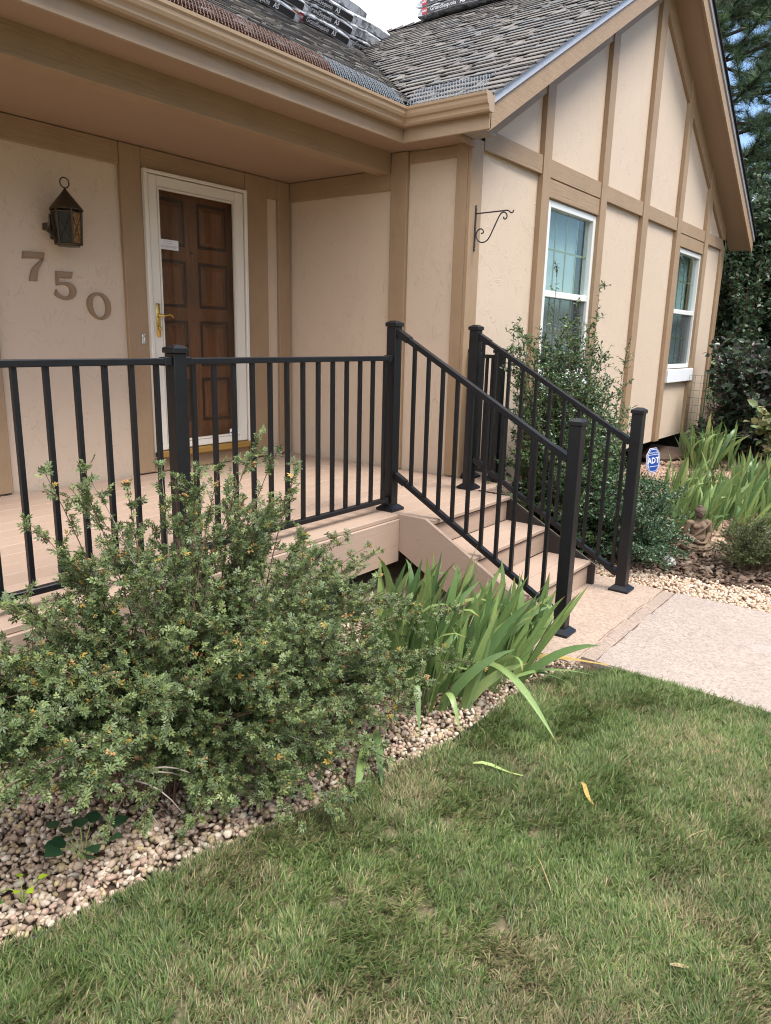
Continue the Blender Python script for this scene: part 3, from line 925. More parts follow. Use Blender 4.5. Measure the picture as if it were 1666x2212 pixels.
# --- windows of the gable wall
def window(x0, x1):
    zb, zt = 1.215, 2.662
    w = B()
    y0, y1 = YG - .012, YG + .07
    fw = .055
    w.box(x0, x0 + fw, y0, y1, zb, zt, .004); w.box(x1 - fw, x1, y0, y1, zb, zt, .004)
    w.box(x0 + fw + .0005, x1 - fw - .0005, y0 + .001, y1 - .001, zt - fw, zt - .0005, .004)
    w.box(x0 + fw + .0005, x1 - fw - .0005, y0 + .001, y1 - .001, zb + .0005, zb + .05, .004)
    fr = hp(w, 'window', M['white'])
    zm0, zm1 = 1.890, 1.945
    B().box(x0 + fw + .001, x1 - fw - .001, y0 + .006, y1 - .004, zm0, zm1, .004).obj('meeting_rail', M['white'], fr)
    B().box(x0 + fw, x1 - fw, YG + .030, YG + .034, zm1 + .001, zt - fw - .001).obj('pane', M['glass'], fr)
    B().box(x0 + fw, x1 - fw, YG + .046, YG + .050, zb + .051, zm0 - .001).obj('pane', M['glass'], fr)
    B().add([(x0 + fw, YG + .016, zb + .051), (x1 - fw, YG + .016, zb + .051), (x1 - fw, YG + .016, zm0 - .001), (x0 + fw, YG + .016, zm0 - .001)], [(0, 1, 2, 3)]).obj('insect_screen', M['screen'], fr)
    n = 4
    for (za, zc, yy) in ((zm1, zt - fw, YG + .037), (zb + .05, zm0, YG + .053)):
        for k in range(1, n):
            x = x0 + fw + (x1 - x0 - 2 * fw) * k / n
            B().box(x - .007, x + .007, yy, yy + .006, za, zc).obj('muntin', M['muntin'], fr)
        zc2 = za + (zc - za) * .52
        B().box(x0 + fw, x1 - fw, yy + .001, yy + .007, zc2 - .008, zc2 + .008).obj('muntin', M['muntin'], fr)
    # vertical blinds in the room
    rnd = random.Random(int(x0 * 100))
    x = x0 + .01
    while x < x1 - .09:
        B().prism([(x, YG + .15), (x + .086, YG + .134 + rnd.uniform(-.006, .006)), (x + .086, YG + .1365), (x + .04, YG + .146), (x, YG + .1525)], 'Z', 1.18, 2.68).obj('blind_slat', M['blind'], fr)
        x += .078
    hp(B().box(x0 - .2, x1 + .2, YG + .30, YG + .31, 1.0, 2.8), 'dark_sheet', M['dark'])  # black sheet behind the blinds paints the unlit room
    return fr
window(5.966, 6.990)
window(9.590, 10.585)
for (x0, x1) in ((5.930, 7.0), (9.545, 10.640)):
    hp(B().box(x0, x1, YG - .060, YG - .0005, 1.042, 1.202, .004), 'window_sill', M['white_sill'])

# --- entry door and storm door
def entry():
    Yd = YW + .035
    d = hp(B().box(3.30, 4.18, Yd, Yd + .045, .63, 2.58), 'entry_door', M['door'])
    cols = [(3.385, 3.660), (3.775, 4.055)]
    rows = [(2.135, 2.455), (1.70, 2.035), (1.265, 1.605), (.84, 1.175)]
    for (x0, x1) in cols:
        for (z0, z1) in rows:
            m = B()
            # recessed moulding ring, then the raised field
            t = .022
            for (a, c, e, f) in ((x0, x1, z0, z0 + t), (x0, x1, z1 - t, z1), (x0, x0 + t, z0 + t, z1 - t), (x1 - t, x1, z0 + t, z1 - t)):
                m.box(a, c, Yd - .006, Yd - .0003, e, f, .002)
            m.obj('panel_moulding', M['doorgroove'], d)
            p = B()
            i0, i1, j0, j1 = x0 + t + .004, x1 - t - .004, z0 + t + .004, z1 - t - .004
            g = .028
            p.add([(i0, Yd - .0006, j0), (i1, Yd - .0006, j0), (i1, Yd - .0006, j1), (i0, Yd - .0006, j1),
                   (i0 + g, Yd - .010, j0 + g), (i1 - g, Yd - .010, j0 + g), (i1 - g, Yd - .010, j1 - g), (i0 + g, Yd - .010, j1 - g)],
                  [(4, 5, 6, 7), (0, 1, 5, 4), (1, 2, 6, 5), (2, 3, 7, 6), (3, 0, 4, 7)])
            p.obj('door_panel', M['door'], d)
    bm = bmesh.new(); bmesh.ops.create_cone(bm, cap_ends=True, segments=14, radius1=.011, radius2=.011, depth=.008, matrix=Matrix.Translation((3.717, Yd - .003, 2.098)) @ Matrix.Rotation(math.pi / 2, 4, 'X'))
    B().bm(bm).obj('peephole', M['bronze'], d)
    # frame, storm door
    f = B()
    ya, yb = YW - .05, YW - .002
    f.box(3.264, 3.292, ya - .012, yb + .036, .605, 2.605, .003); f.box(4.172, 4.200, ya - .012, yb + .036, .605, 2.605, .003)
    f.box(3.293, 4.171, ya - .011, yb + .036, 2.582, 2.604, .003)
    hp(f, 'door_frame', M['white_door'])
    s = B()
    s.box(3.297, 3.372, ya, YW - .012, .656, 2.578, .006); s.box(4.084, 4.166, ya, YW - .012, .656, 2.578, .006)
    s.box(3.3725, 4.0835, ya + .001, YW - .013, 2.500, 2.577, .006); s.box(3.3725, 4.0835, ya + .001, YW - .013, .657, .712, .006)
    st = hp(s, 'storm_door', M['white_door'])
    k = B()
    for (a, c, e, g) in ((3.3725, 3.384, .712, 2.5), (4.072, 4.0835, .712, 2.5), (3.384, 4.072, 2.489, 2.4995), (3.384, 4.072, .7125, .724)):
        k.box(a, c, ya - .004, YW - .02, e, g)
    k.obj('glazing_bead', M['white_door'], st)
    B().box(3.3835, 4.0725, YW - .034, YW - .030, .7235, 2.4895).obj('pane', M['doorglass'], st)
    h = B()
    hx = 3.333
    h.box(hx - .017, hx + .017, ya - .010, ya - .0005, 1.482, 1.718, .004)
    h.tube([(hx, ya - .008, 1.633), (hx, ya - .040, 1.633)], [.013, .010], 10)
    h.tube([(hx - .004, ya - .042, 1.633), (hx + .03, ya - .043, 1.632), (hx + .055, ya - .042, 1.640), (hx + .078, ya - .042, 1.641), (hx + .097, ya - .042, 1.630), (hx + .103, ya - .042, 1.619)],
           [.010, .0085, .0075, .007, .006, .004], 8)
    h.tube([(hx, ya - .009, 1.545), (hx, ya - .024, 1.545)], .010, 10)
    h.box(hx - .004, hx + .004, ya - .03, ya - .023, 1.527, 1.556)
    h.obj('door_handle', M['brass'], st, True)
    hp(B().box(3.264, 4.200, YW - .085, YW - .034, .607, .652, .004), 'threshold', M['goldsill'])
entry()

# ================================================================== PORCH DECK
ZD = 0.492
deck = thing('porch_deck', 'tan composite porch deck with a wide fascia board in front of the brown door', 'deck', (1.5, 3.5, 0))
def boards():
    y = 2.5195 - .012
    rnd = random.Random(3)
    while y < YW - .035:
        y1 = min(y + .140, YW - .032)
        x1 = 4.885 if y1 < 2.86 else XW - .034
        for (a, c) in ((-3.3, x1),):
            B().box(a, c - .002, y, y1, ZD - .025, ZD + rnd.uniform(-.0012, .0008), .003).obj('deck_board', M['deckX'], deck)
        y += .1445
boards()
B().box(-3.3, 3.4385, 2.495, 2.5185, .205, ZD - .0265, .003).obj('fascia_board', M['deckX'], deck)
B().box(4.424, 4.87, 2.51, 2.532, .25, ZD - .0265, .003).obj('fascia_board', M['deckX'], deck)
B().box(4.8705, 4.886, 2.51, 2.87, .25, ZD - .0265, .003).obj('fascia_board', M['deckX'], deck)
b = B()
for x in (-2.6, -1, .6, 2.2, 3.3, 4.35): b.box(x, x + .04, 2.60, 4.6, .26, ZD - .027)
b.box(-3.3, 3.4, 2.56, 2.598, .23, ZD - .028)
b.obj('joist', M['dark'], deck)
B().box(-3.3, 4.6, 3.2, 3.24, -.05, .25).obj('under_deck_dark', M['dark'], deck)  # near-black board paints the shade under the deck

# ================================================================== STEPS
steps = thing('porch_steps', 'three tan composite steps between two sloping stringers at the end of the porch', 'steps', (3.9, 2.1, 0))
def stringer(x0, x1, mat):
    out = [(2.518, .494), (2.315, .4945), (1.640, .128), (1.640, .003), (1.99, .003), (2.518, .283)]
    return B().prism(out, 'X', x0, x1).obj('stringer', mat, steps)
stringer(3.440, 3.466, M['deckS'])
tag(stringer(4.386, 4.412, M['darkwood']), 'dark painted right stringer')
B().prism([(2.518, .494), (2.315, .4945), (1.640, .128), (1.640, .003), (1.99, .003), (2.518, .283)], 'X', 4.4125, 4.424).obj('stringer_cover', M['deckS'], steps)
def tread(y0, y1, z, split, over=0.0):
    for (a, c) in ((y0, split - .002), (split + .002, y1)):
        if c - a > .02:
            b = B().box(3.467 - over, 4.385, a, c, z - .025, z, .004)
            b.obj('tread', M['deckX'], steps)
    B().box(3.4675, 4.3845, y0 + .004, y0 + .016, z - .031, z - .0255).obj('nosing_dark_line', M['darkwood'], steps)  # thin strip draws the dark line below each nosing
tread(2.262, 2.504, .4915, 2.39)
tread(1.975, 2.280, .3255, 2.115, .022)
tread(1.662, 1.985, .160, 1.805)
for (y, z0, z1) in ((2.285, .325, .4655), (1.990, .160, .2995), (1.680, .004, .1345)):
    B().box(3.4672, 4.3848, y, y + .02, z0 + .0008, z1 - .0008).obj('riser', M['deckX'], steps)

# ================================================================== RAILINGS
def post(b_parent, x, y, z0, z1, flange=True):
    w = .0325
    p = B().box(x - w, x + w, y - w, y + w, z0 + .001, z1 - .034, .003).obj('post', M['rail'], b_parent)
    c = B(); q = w + .007; z = z1 - .034
    c.box(x - q, x + q, y - q, y + q, z, z + .020, .002)
    h = .024
    c.add([(x - q, y - q, z + .0202), (x + q, y - q, z + .0202), (x + q, y + q, z + .0202), (x - q, y + q, z + .0202),
           (x - q + h, y - q + h, z1), (x + q - h, y - q + h, z1), (x + q - h, y + q - h, z1), (x - q + h, y + q - h, z1)],
          [(4, 5, 6, 7), (0, 1, 5, 4), (1, 2, 6, 5), (2, 3, 7, 6), (3, 0, 4, 7)])
    c.obj('post_cap', M['rail'], p)
    if flange:
        f = B(); a = .062; e = .036
        f.box(x - a, x + a, y - a, y + a, z0 + .0008, z0 + .014, .002)
        f.add([(x - a, y - a, z0 + .0142), (x + a, y - a, z0 + .0142), (x + a, y + a, z0 + .0142), (x - a, y + a, z0 + .0142),
               (x - e, y - e, z0 + .036), (x + e, y - e, z0 + .036), (x + e, y + e, z0 + .036), (x - e, y + e, z0 + .036)],
              [(4, 5, 6, 7), (0, 1, 5, 4), (1, 2, 6, 5), (2, 3, 7, 6), (3, 0, 4, 7)])
        f.obj('base_flange', M['rail'], p)
    return p
def baluster(x, y, z0, z1, par): B().box(x - .0095, x + .0095, y - .0095, y + .0095, z0, z1).obj('baluster', M['rail'], par)
RY_ = 2.622
rail = thing('porch_railing', 'long black metal railing along the front edge of the porch deck', 'railing', (2.5, RY_, ZD), 'black metal railings of the porch and steps')
post(rail, .45, RY_, ZD, 1.468); post(rail, 1.973, RY_, ZD, 1.468); post(rail, 3.510, RY_, ZD, 1.614)
for (x0, x1, xs) in ((.45, 1.973, [1.283 - .1185 * k for k in range(7, 0, -1)] + [1.283 + .118 * k for k in range(6)]),
                     (1.973, 3.510, [2.059 + .1142 * k for k in range(13)])):
    a, c = x0 + .034, x1 - .034
    B().box(a, c, RY_ - .019, RY_ + .019, 1.387, 1.414, .003).obj('top_rail', M['rail'], rail)
    B().box(a, c, RY_ - .016, RY_ + .016, .546, .573, .003).obj('bottom_rail', M['rail'], rail)
    for z, k in ((1.400, .023), (.559, .019)):
        for xx, s in ((a, 1), (c, -1)):
            B().box(min(xx, xx + s * .035), max(xx, xx + s * .035), RY_ - k, RY_ + k, z - .018, z + .018, .003).obj('rail_bracket', M['rail'], rail)
    for x in xs:
        if x0 + .05 < x < x1 - .04: baluster(x, RY_, .5735, 1.3865, rail)
def stair_rail(x, label, ytop, ys, with_top_post):
    t = thing('stair_railing', label, 'railing', (x, 2.0, 0), 'black metal railings of the porch and steps')
    y0, y1 = ytop - .034, 1.4615 + .034
    sl = .557
    zt = lambda y: 1.546 + (y - 2.588) * sl
    zb = lambda y: .712 + (y - 2.588) * sl
    for nm, zf, w in (('top_rail', zt, .038), ('bottom_rail', zb, .032)):
        B().bar((x, y0, zf(y0)), (x, y1, zf(y1)), w, .028).obj(nm, M['rail'], t)
        for ya, yb in ((y0, y0 - .075), (y1, y1 + .075)):
            B().bar((x, ya, zf(ya)), (x, yb, zf(yb)), w + .009, .036).obj('rail_bracket', M['rail'], t)
            for sg in (-1, 1):
                k = B(); ym = (ya + yb) / 2
                k.tube([(x + sg * (w / 2 + .004), ym, zf(ym)), (x + sg * (w / 2 + .008), ym, zf(ym))], .005, 8)
                k.obj('screw_head', M['rail'], t)
    for y in ys: baluster(x, y, zb(y) + .012, zt(y) - .012, t)
    post(t, x, 1.4615, .0015, 1.147)
    if with_top_post: post(t, x, 2.612, ZD, 1.614)
    return t
stair_rail(3.510, 'sloping black stair handrail beside the iris leaves, nearest the lawn', RY_, [2.472 - .0988 * k for k in range(10)], False)
stair_rail(4.415, 'sloping black stair handrail in front of the dark green shrub', 2.612, [2.547 - .1015 * k for k in range(11)], True)
side = thing('side_railing', 'short black railing section between two posts beside the house corner', 'railing', (4.80, 2.76, ZD), 'black metal railings of the porch and steps')
post(side, 4.80, 2.836, ZD, 1.462); post(side, 4.80, 2.628, ZD, 1.462)
B().box(4.781, 4.819, 2.662, 2.802, 1.387, 1.414, .003).obj('top_rail', M['rail'], side)
B().box(4.784, 4.816, 2.662, 2.802, .546, .573, .003).obj('bottom_rail', M['rail'], side)
for y in (2.685, 2.732, 2.779): baluster(4.80, y, .5735, 1.3865, side)

# ================================================================== THINGS ON THE WALL
def lantern():
    x, y, z = 2.642, YW - .13, 0
    t = thing('wall_lantern', 'aged bronze wall lantern with conical cap and amber glass above the house digits', 'lantern', (x, YW, 2.13))
    b = B(); n = 24
    b.lathe([(.004, 2.366), (.012, 2.352), (.098, 2.247), (.101, 2.238), (.098, 2.236), (.006, 2.245)], x, y, n)
    b.obj('lantern_cap', M['bronze'], t, False)
    r = B()
    r.tube([(x + .030 * math.cos(a), y, 2.397 + .030 * math.sin(a)) for a in [2 * math.pi * k / 20 for k in range(21)]], .0042, 8, cap=False)
    r.lathe([(.006, 2.352), (.007, 2.362), (.0045, 2.368)], x, y, 10)
    r.obj('hanging_ring', M['bronze'], t, True)
    f = B(); R0, R1 = .088, .078
    P = lambda k, z, R: (x + R * math.cos(math.pi / 3 * k + math.pi / 6 - .22), y + R * math.sin(math.pi / 3 * k + math.pi / 6 - .22), z)
    for k in range(6):
        f.tube([P(k, 2.236, R0), P(k, 2.035, R1)], .0075, 6)
        for z, R in ((2.226, R0), (2.038, R1)): f.tube([P(k, z, R), P(k + 1, z, R)], .006, 5)
    f.lathe([(R1 * .95, 2.030), (R1 * .95, 2.026)], x, y, 6)
    f.obj('lantern_frame', M['bronze'], t)
    for k in range(6):
        q = B()
        q.add([P(k, 2.044, R1 - .003), P(k + 1, 2.044, R1 - .003), P(k + 1, 2.222, R0 - .003), P(k, 2.222, R0 - .003)], [(0, 1, 2, 3)])
        g = q.obj('glass_pane', M['amber'] if k in (4, 1) else M['smoke'], t)
        w = B()
        w.tube([P(k, 2.044, R1 + .000), P(k + 1, 2.222, R0 + .000)], .0014, 4); w.tube([P(k + 1, 2.044, R1 + .000), P(k, 2.222, R0 + .000)], .0014, 4)
        w.obj('leading', M['iron'], g)
    a = B()
    a.box(x - .05, x + .05, YW - .012, YW - .001, 2.07, 2.22, .004)
    a.bar((x - .02, YW - .012, 2.17), (x - .02, y + .06, 2.19), .03, .03)
    a.box(x - .096, x - .088, YW - .070, YW - .002, 2.12, 2.16, .003)
    a.bar((x - .10, YW - .072, 2.118), (x - .06, YW - .10, 2.065), .016, .012, (0, 1, 0))
    a.obj('wall_bracket', M['bronze'], t)
lantern()

def digit(name, outline, hole, label):
    cx = sum(p[0] for p in outline) / len(outline); cz = sum(p[1] for p in outline) / len(outline)
    bm = bmesh.new()
    def poly(pts): return [bm.verts.new((p[0], 0, p[1])) for p in pts]
    def smooth(pts, keep):
        out = []
        n = len(pts)
        for i, p in enumerate(pts):
            a, c = pts[i - 1], pts[(i + 1) % n]
            u = Vector((p[0] - a[0], p[1] - a[1])); v = Vector((c[0] - p[0], c[1] - p[1]))
            if u.angle(v) > .75: out.append(p)
            else:
                out.append((p[0] * .75 + a[0] * .25, p[1] * .75 + a[1] * .25)); out.append((p[0] * .75 + c[0] * .25, p[1] * .75 + c[1] * .25))
        return out
    o = smooth(smooth(outline, 0), 0)
    vs = poly(o)
    es = [bm.edges.new((vs[i], vs[(i + 1) % len(vs)])) for i in range(len(vs))]
    if hole:
        hv = poly(smooth(smooth(hole, 0), 0))
        es += [bm.edges.new((hv[i], hv[(i + 1) % len(hv)])) for i in range(len(hv))]
    bmesh.ops.triangle_fill(bm, edges=es, use_beauty=True)
    bmesh.ops.dissolve_limit(bm, angle_limit=.01, verts=bm.verts[:], edges=bm.edges[:])
    r = bmesh.ops.extrude_face_region(bm, geom=bm.faces[:])
    top = [v for v in r['geom'] if isinstance(v, bmesh.types.BMVert)]
    for v in top: v.co.y -= .013
    tset = set(top)
    ring = [e for e in bm.edges if e.verts[0] in tset and e.verts[1] in tset and len(e.link_faces) == 2 and abs(e.link_faces[0].normal.dot(e.link_faces[1].normal)) < .5]
    bmesh.ops.recalc_face_normals(bm, faces=bm.faces)
    bmesh.ops.bevel(bm, geom=ring, offset=.0045, segments=2, affect='EDGES')
    for v in bm.verts: v.co = Vector((v.co.x - cx, v.co.y, v.co.z - cz))
    b = B().bm(bm)
    ob = b.obj(name, M['digit'])
    ob.location = (cx, YW - .0008, cz)
    tag(ob, label, 'house number', 'house number digits on the porch wall')
digit('house_number', [(2.4079, 1.9814), (2.5456, 1.9862), (2.5426, 1.9635), (2.5333, 1.9357), (2.5108, 1.9009), (2.4955, 1.8695), (2.4875, 1.8396), (2.4848, 1.8101), (2.4344, 1.8088), (2.4378, 1.8359), (2.4483, 1.8679), (2.4692, 1.8987), (2.4998, 1.9237), (2.5235, 1.9451), (2.5115, 1.9471), (2.4207, 1.9431), (2.4077, 1.9397), (2.4, 1.9368)], None,
      'tan raised digit 7, highest of the three on the porch wall')
digit('house_number', [(2.6068, 1.8816), (2.7255, 1.8832), (2.7215, 1.8595), (2.7134, 1.8426), (2.6287, 1.8433), (2.6252, 1.813), (2.6522, 1.8195), (2.6881, 1.8193), (2.721, 1.8079), (2.7404, 1.788), (2.7449, 1.7646), (2.7382, 1.7405), (2.7192, 1.7205), (2.6894, 1.7085), (2.6633, 1.7062), (2.6279, 1.7123), (2.6034, 1.7236), (2.5884, 1.7367), (2.6049, 1.771), (2.6207, 1.7478), (2.6398, 1.7326), (2.6676, 1.7262), (2.689, 1.7354), (2.6976, 1.757), (2.6962, 1.7781), (2.681, 1.7959), (2.6558, 1.8021), (2.6326, 1.7987), (2.6066, 1.791)], None,
      'tan raised digit 5, between the 7 and the 0 on the porch wall')
digit('house_number', [(2.8983, 1.768), (2.9315, 1.7636), (2.9665, 1.7411), (2.9867, 1.7051), (2.9914, 1.6656), (2.9814, 1.6303), (2.9595, 1.6046), (2.9302, 1.5912), (2.9017, 1.5879), (2.8689, 1.5967), (2.8375, 1.62), (2.8178, 1.6485), (2.8095, 1.682), (2.8118, 1.711), (2.8304, 1.7409), (2.8592, 1.7609)],
      [(2.897, 1.7495), (2.9187, 1.7419), (2.9369, 1.7223), (2.9474, 1.6884), (2.9489, 1.6539), (2.9382, 1.6238), (2.92, 1.6073), (2.9002, 1.6051), (2.8785, 1.6142), (2.8635, 1.6357), (2.8539, 1.6694), (2.8536, 1.701), (2.8622, 1.7281), (2.8772, 1.7445)],
      'tan raised digit 0, lowest of the three on the porch wall')

def doorbell():
    t = thing('doorbell', 'small silver doorbell button on the brown trim left of the door', 'doorbell', (3.211, TY - .005, 1.469))
    B().box(3.196, 3.226, TY - .018, TY - .0045, 1.433, 1.505, .004).obj('housing', M['chrome'], t)
    B().box(3.2055, 3.2165, TY - .023, TY - .0185, 1.455, 1.478, .002).obj('push_button', M['white'], t)
doorbell()
def notice():
    t = thing('paper_notice', 'white paper notice stuck to the upper left of the storm door glass', 'notice', (3.468, YW - .036, 2.128))
    y = YW - .0362
    p = B().box(3.389, 3.547, y - .0012, y, 2.094, 2.162).obj('sheet', M['paper'], t)
    rnd = random.Random(1)
    k = B()
    for (z, a, c, hh) in ((2.150, .25, .62, .0045), (2.136, .20, .66, .004), (2.120, .04, .97, .003), (2.114, .03, .93, .003), (2.108, .05, .86, .003)):
        x = 3.389 + .158 * a
        while x < 3.389 + .158 * c:
            w = rnd.uniform(.004, .012)
            k.add([(x, y - .0016, z), (x + w, y - .0016, z), (x + w, y - .0016, z + hh * .6), (x, y - .0016, z + hh * .6)], [(0, 1, 2, 3)])
            x += w + .0025
    k.obj('print', M['ink'], p)
notice()
def octagon(w, h, c=.30):
    return [(-w / 2, -h / 2 + h * c), (-w / 2 + w * c, -h / 2), (w / 2 - w * c, -h / 2), (w / 2, -h / 2 + h * c), (w / 2, h / 2 - h * c), (w / 2 - w * c, h / 2), (-w / 2 + w * c, h / 2), (-w / 2, h / 2 - h * c)]
def ring_poly(b, o, k, y):
    i = [(p[0] * k, p[1] * k) for p in o]; n = len(o)
    b.add([(p[0], y, p[1]) for p in o] + [(p[0], y, p[1]) for p in i], [(j, (j + 1) % n, n + (j + 1) % n, n + j) for j in range(n)])
def put_text(txt, size, mat, parent, loc, rot=(math.pi / 2, 0, 0), sx=1.0, bold=False, name='lettering'):
    me = text_mesh(txt, size, mat, bold=bold)
    o = bpy.data.objects.new(name, me); COL.objects.link(o); o.parent = parent
    o.location = loc; o.rotation_euler = rot; o.scale = (sx, 1, 1)
    return o
def sticker():
    t = thing('door_sticker', 'small white security sticker with a blue octagon at the bottom corner of the storm door', 'sticker', (4.030, YW - .036, .722))
    y = YW - .0365
    x0, z0 = 4.033, .737
    a = B().box(3.985, 4.072, y - .001, y, .7245, .762).obj('sheet', M['signwhite'], t)
    o = B(); o.add([(x0 + .018 + p[0], y - .0016, z0 + .006 + p[1]) for p in octagon(.034, .034)], [tuple(range(8))])
    o.obj('octagon', M['adtblue'], t)
    put_text('ADT', .0125, M['signwhite'], t, (x0 + .018 - 4.030, y - .0021 - (YW - .036), z0 + .006 - .722), bold=True)
    k = B(); k.box(3.990, 4.026, y - .0016, y - .0011, .728, .738); k.obj('print', M['adtblue'], t)
sticker()
def bracket():
    X = 4.775
    t = thing('plant_hanger', 'black wrought iron scroll bracket with a hook on the front corner board', 'bracket', (X, YG - .033, 2.285))
    B().box(X - .009, X + .009, YG - .039, YG - .0335, 2.133, 2.440, .002).obj('back_plate', M['iron'], t)
    dy = YG - .039 - 2.8727
    def pth(pts):
        # smooth the polyline once (Chaikin)
        for _ in range(2):
            o = [pts[0]]
            for a, c in zip(pts, pts[1:]):
                o += [(a[0] * .75 + c[0] * .25, a[1] * .75 + c[1] * .25), (a[0] * .25 + c[0] * .75, a[1] * .25 + c[1] * .75)]
            o.append(pts[-1]); pts = o
        return [(X, p[0] + dy, p[1]) for p in pts]
    arm = [(2.8727, 2.3837), (2.6557, 2.3868), (2.6274, 2.3886), (2.6103, 2.3806), (2.5978, 2.3698), (2.5838, 2.3707), (2.5797, 2.3802), (2.5757, 2.3885)]
    p = pth(arm); B().tube(p, [.0048] * (len(p) - 4) + [.004, .003, .0022, .0015], 8).obj('arm', M['iron'], t, True)
    sc = [(2.8246, 2.2487), (2.8097, 2.2499), (2.8055, 2.2619), (2.8163, 2.276), (2.834, 2.2812), (2.8535, 2.273), (2.8673, 2.2513), (2.864, 2.2223), (2.8439, 2.1965), (2.8132, 2.1858), (2.7814, 2.1939), (2.7582, 2.2163), (2.7365, 2.2596), (2.7106, 2.3103), (2.685, 2.3605), (2.6694, 2.3752), (2.6505, 2.3787), (2.6331, 2.3685), (2.6247, 2.3501), (2.6316, 2.3327), (2.6472, 2.3319), (2.6541, 2.3423), (2.6482, 2.3466)]
    B().tube(pth(sc), .0046, 8).obj('scroll', M['iron'], t, True)
    for z in (2.425, 2.148): B().tube([(X, YG - .0392, z), (X, YG - .043, z)], .004, 8).obj('screw_head', M['chrome'], t)
bracket()

# ================================================================== SHINGLE BUNDLES ON THE ROOF
def bundle_proto(seed):
    rnd = random.Random(seed)
    bm = bmesh.new()
    nx, ny = 14, 5
    Lx, Wy, H = .98, .34, .098
    bmesh.ops.create_grid(bm, x_segments=nx, y_segments=ny, size=.5)
    for v in bm.verts: v.co = Vector((v.co.x * Lx, v.co.y * Wy, 0))
    r = bmesh.ops.extrude_face_region(bm, geom=bm.faces[:])
    top = [v for v in r['geom'] if isinstance(v, bmesh.types.BMVert)]
    for v in top: v.co.z = H
    for v in bm.verts:
        ex = abs(v.co.x) / (Lx / 2); ey = abs(v.co.y) / (Wy / 2)
        if v.co.z > 0: v.co.z += -.022 * ex ** 6 - .020 * ey ** 5 + rnd.uniform(-.007, .007)
        else: v.co.z += .012 * ex ** 8 + rnd.uniform(-.002, .003)
        v.co.x += rnd.uniform(-.006, .006)
        if ex > .98: v.co.x += rnd.uniform(-.02, .02)
        if v.co.y > 0: v.co.y += rnd.uniform(-.008, .008)
        v.co.z -= .02 * (v.co.x / Lx * 2) ** 2
    bmesh.ops.recalc_face_normals(bm, faces=bm.faces)
    return B().bm(bm).mesh('wrapped_stack', M['wrap'])
BUN = [bundle_proto(k) for k in (1, 2, 3)]
def band_mesh():
    b = B(); xs = [-.40 + .80 * k / 10 for k in range(11)]
    y = -.34 / 2 - .004
    for k in range(10):
        x0, x1 = xs[k], xs[k + 1]
        d0, d1 = -.02 * (x0 / .49) ** 2, -.02 * (x1 / .49) ** 2
        b.add([(x0, y, .006 + d0), (x1, y, .006 + d1), (x1, y, .064 + d1), (x0, y, .064 + d0)], [(0, 1, 2, 3)])
    return b.mesh('printed_band', M['wrapblack'])
BAND = band_mesh()
REDM = B().add([(-.405, -.176, -.006), (-.335, -.176, -.002), (-.335, -.176, .067), (-.405, -.176, .063), ], [(0, 1, 2, 3)]).mesh('brand_tag', M['gafred'])
ORM = B().add([(-.495, -.172, -.008), (-.42, -.1745, -.004), (-.42, -.1745, .060), (-.485, -.16, .056)], [(0, 1, 2, 3)]).mesh('orange_end_mark', M['orange'])
TXT1 = text_mesh('GrandSequoia', .062, M['lettering'])
TXT2 = text_mesh('AS', .062, M['lettering'], bold=True)
TXT3 = text_mesh('GAF', .034, M['lettering'], bold=True)
def bundle(mat, label, var, mark):
    t = bpy.data.objects.new('shingle_bundle', None); COL.objects.link(t)
    t.matrix_world = mat
    t.empty_display_size = .1
    tag(t, label, 'shingle bundle', 'wrapped bundles of roof shingles stacked on the roof')
    def ch(name, me, par, loc=(0, 0, 0), rot=(0, 0, 0)):
        o = bpy.data.objects.new(name, me); COL.objects.link(o); o.parent = par; o.location = loc; o.rotation_euler = rot
        return o
    ch('wrapped_stack', BUN[var % 3], t)
    if mark != 'plain':
        bd = ch('printed_band', BAND, t)
        ch('lettering', TXT1, bd, (-.115, -.1775, .034), (math.pi / 2, 0, 0)); ch('lettering', TXT2, bd, (.145, -.1775, .034), (math.pi / 2, 0, 0))
        rd = ch('brand_tag', REDM, t)
        ch('lettering', TXT3, rd, (-.370, -.1775, .030), (math.pi / 2, 0, 0))
    if mark == 'orange': ch('orange_end_mark', ORM, t)
ANG = math.atan(SL)
def main_slope(x, y, h, yaw=0.0, tilt=0.0):
    z = 3.05 + SL * (y - 3.2)
    n = Vector((0, -SL, 1)).normalized()
    p = Vector((x, y, z)) + n * (h + .012)
    return Matrix.Translation(p) @ Matrix.Rotation(ANG, 4, 'X') @ Matrix.Rotation(yaw, 4, 'Z') @ Matrix.Rotation(tilt, 4, 'Y')
rb = random.Random(21)
ROWS = ['lowest course', 'second course', 'third course', 'fourth course', 'fifth course', 'top course']
WHERE = ['at the left end of the pile', 'left of the pile middle', 'in the middle of the pile', 'at the right end of the pile']
for ci, (x, y, n) in enumerate(((4.30, 5.80, 4), (5.33, 5.72, 6), (6.38, 5.98, 4), (7.34, 6.22, 3))):
    for k in range(n):
        mk = ['orange', 'print', 'print', 'plain', 'print', 'plain'][k] if ci < 3 else ['print', 'plain', 'plain'][k]
        if ci == 1 and k == 3: mk = 'print'
        bundle(main_slope(x + rb.uniform(-.05, .05) + .05 * k, y + .035 * k + rb.uniform(-.015, .015), .099 * k, rb.uniform(-.03, .03), rb.uniform(-.015, .015)),
               'plastic wrapped shingle bundle, %s %s' % (ROWS[k], WHERE[ci]), ci + k, mk)
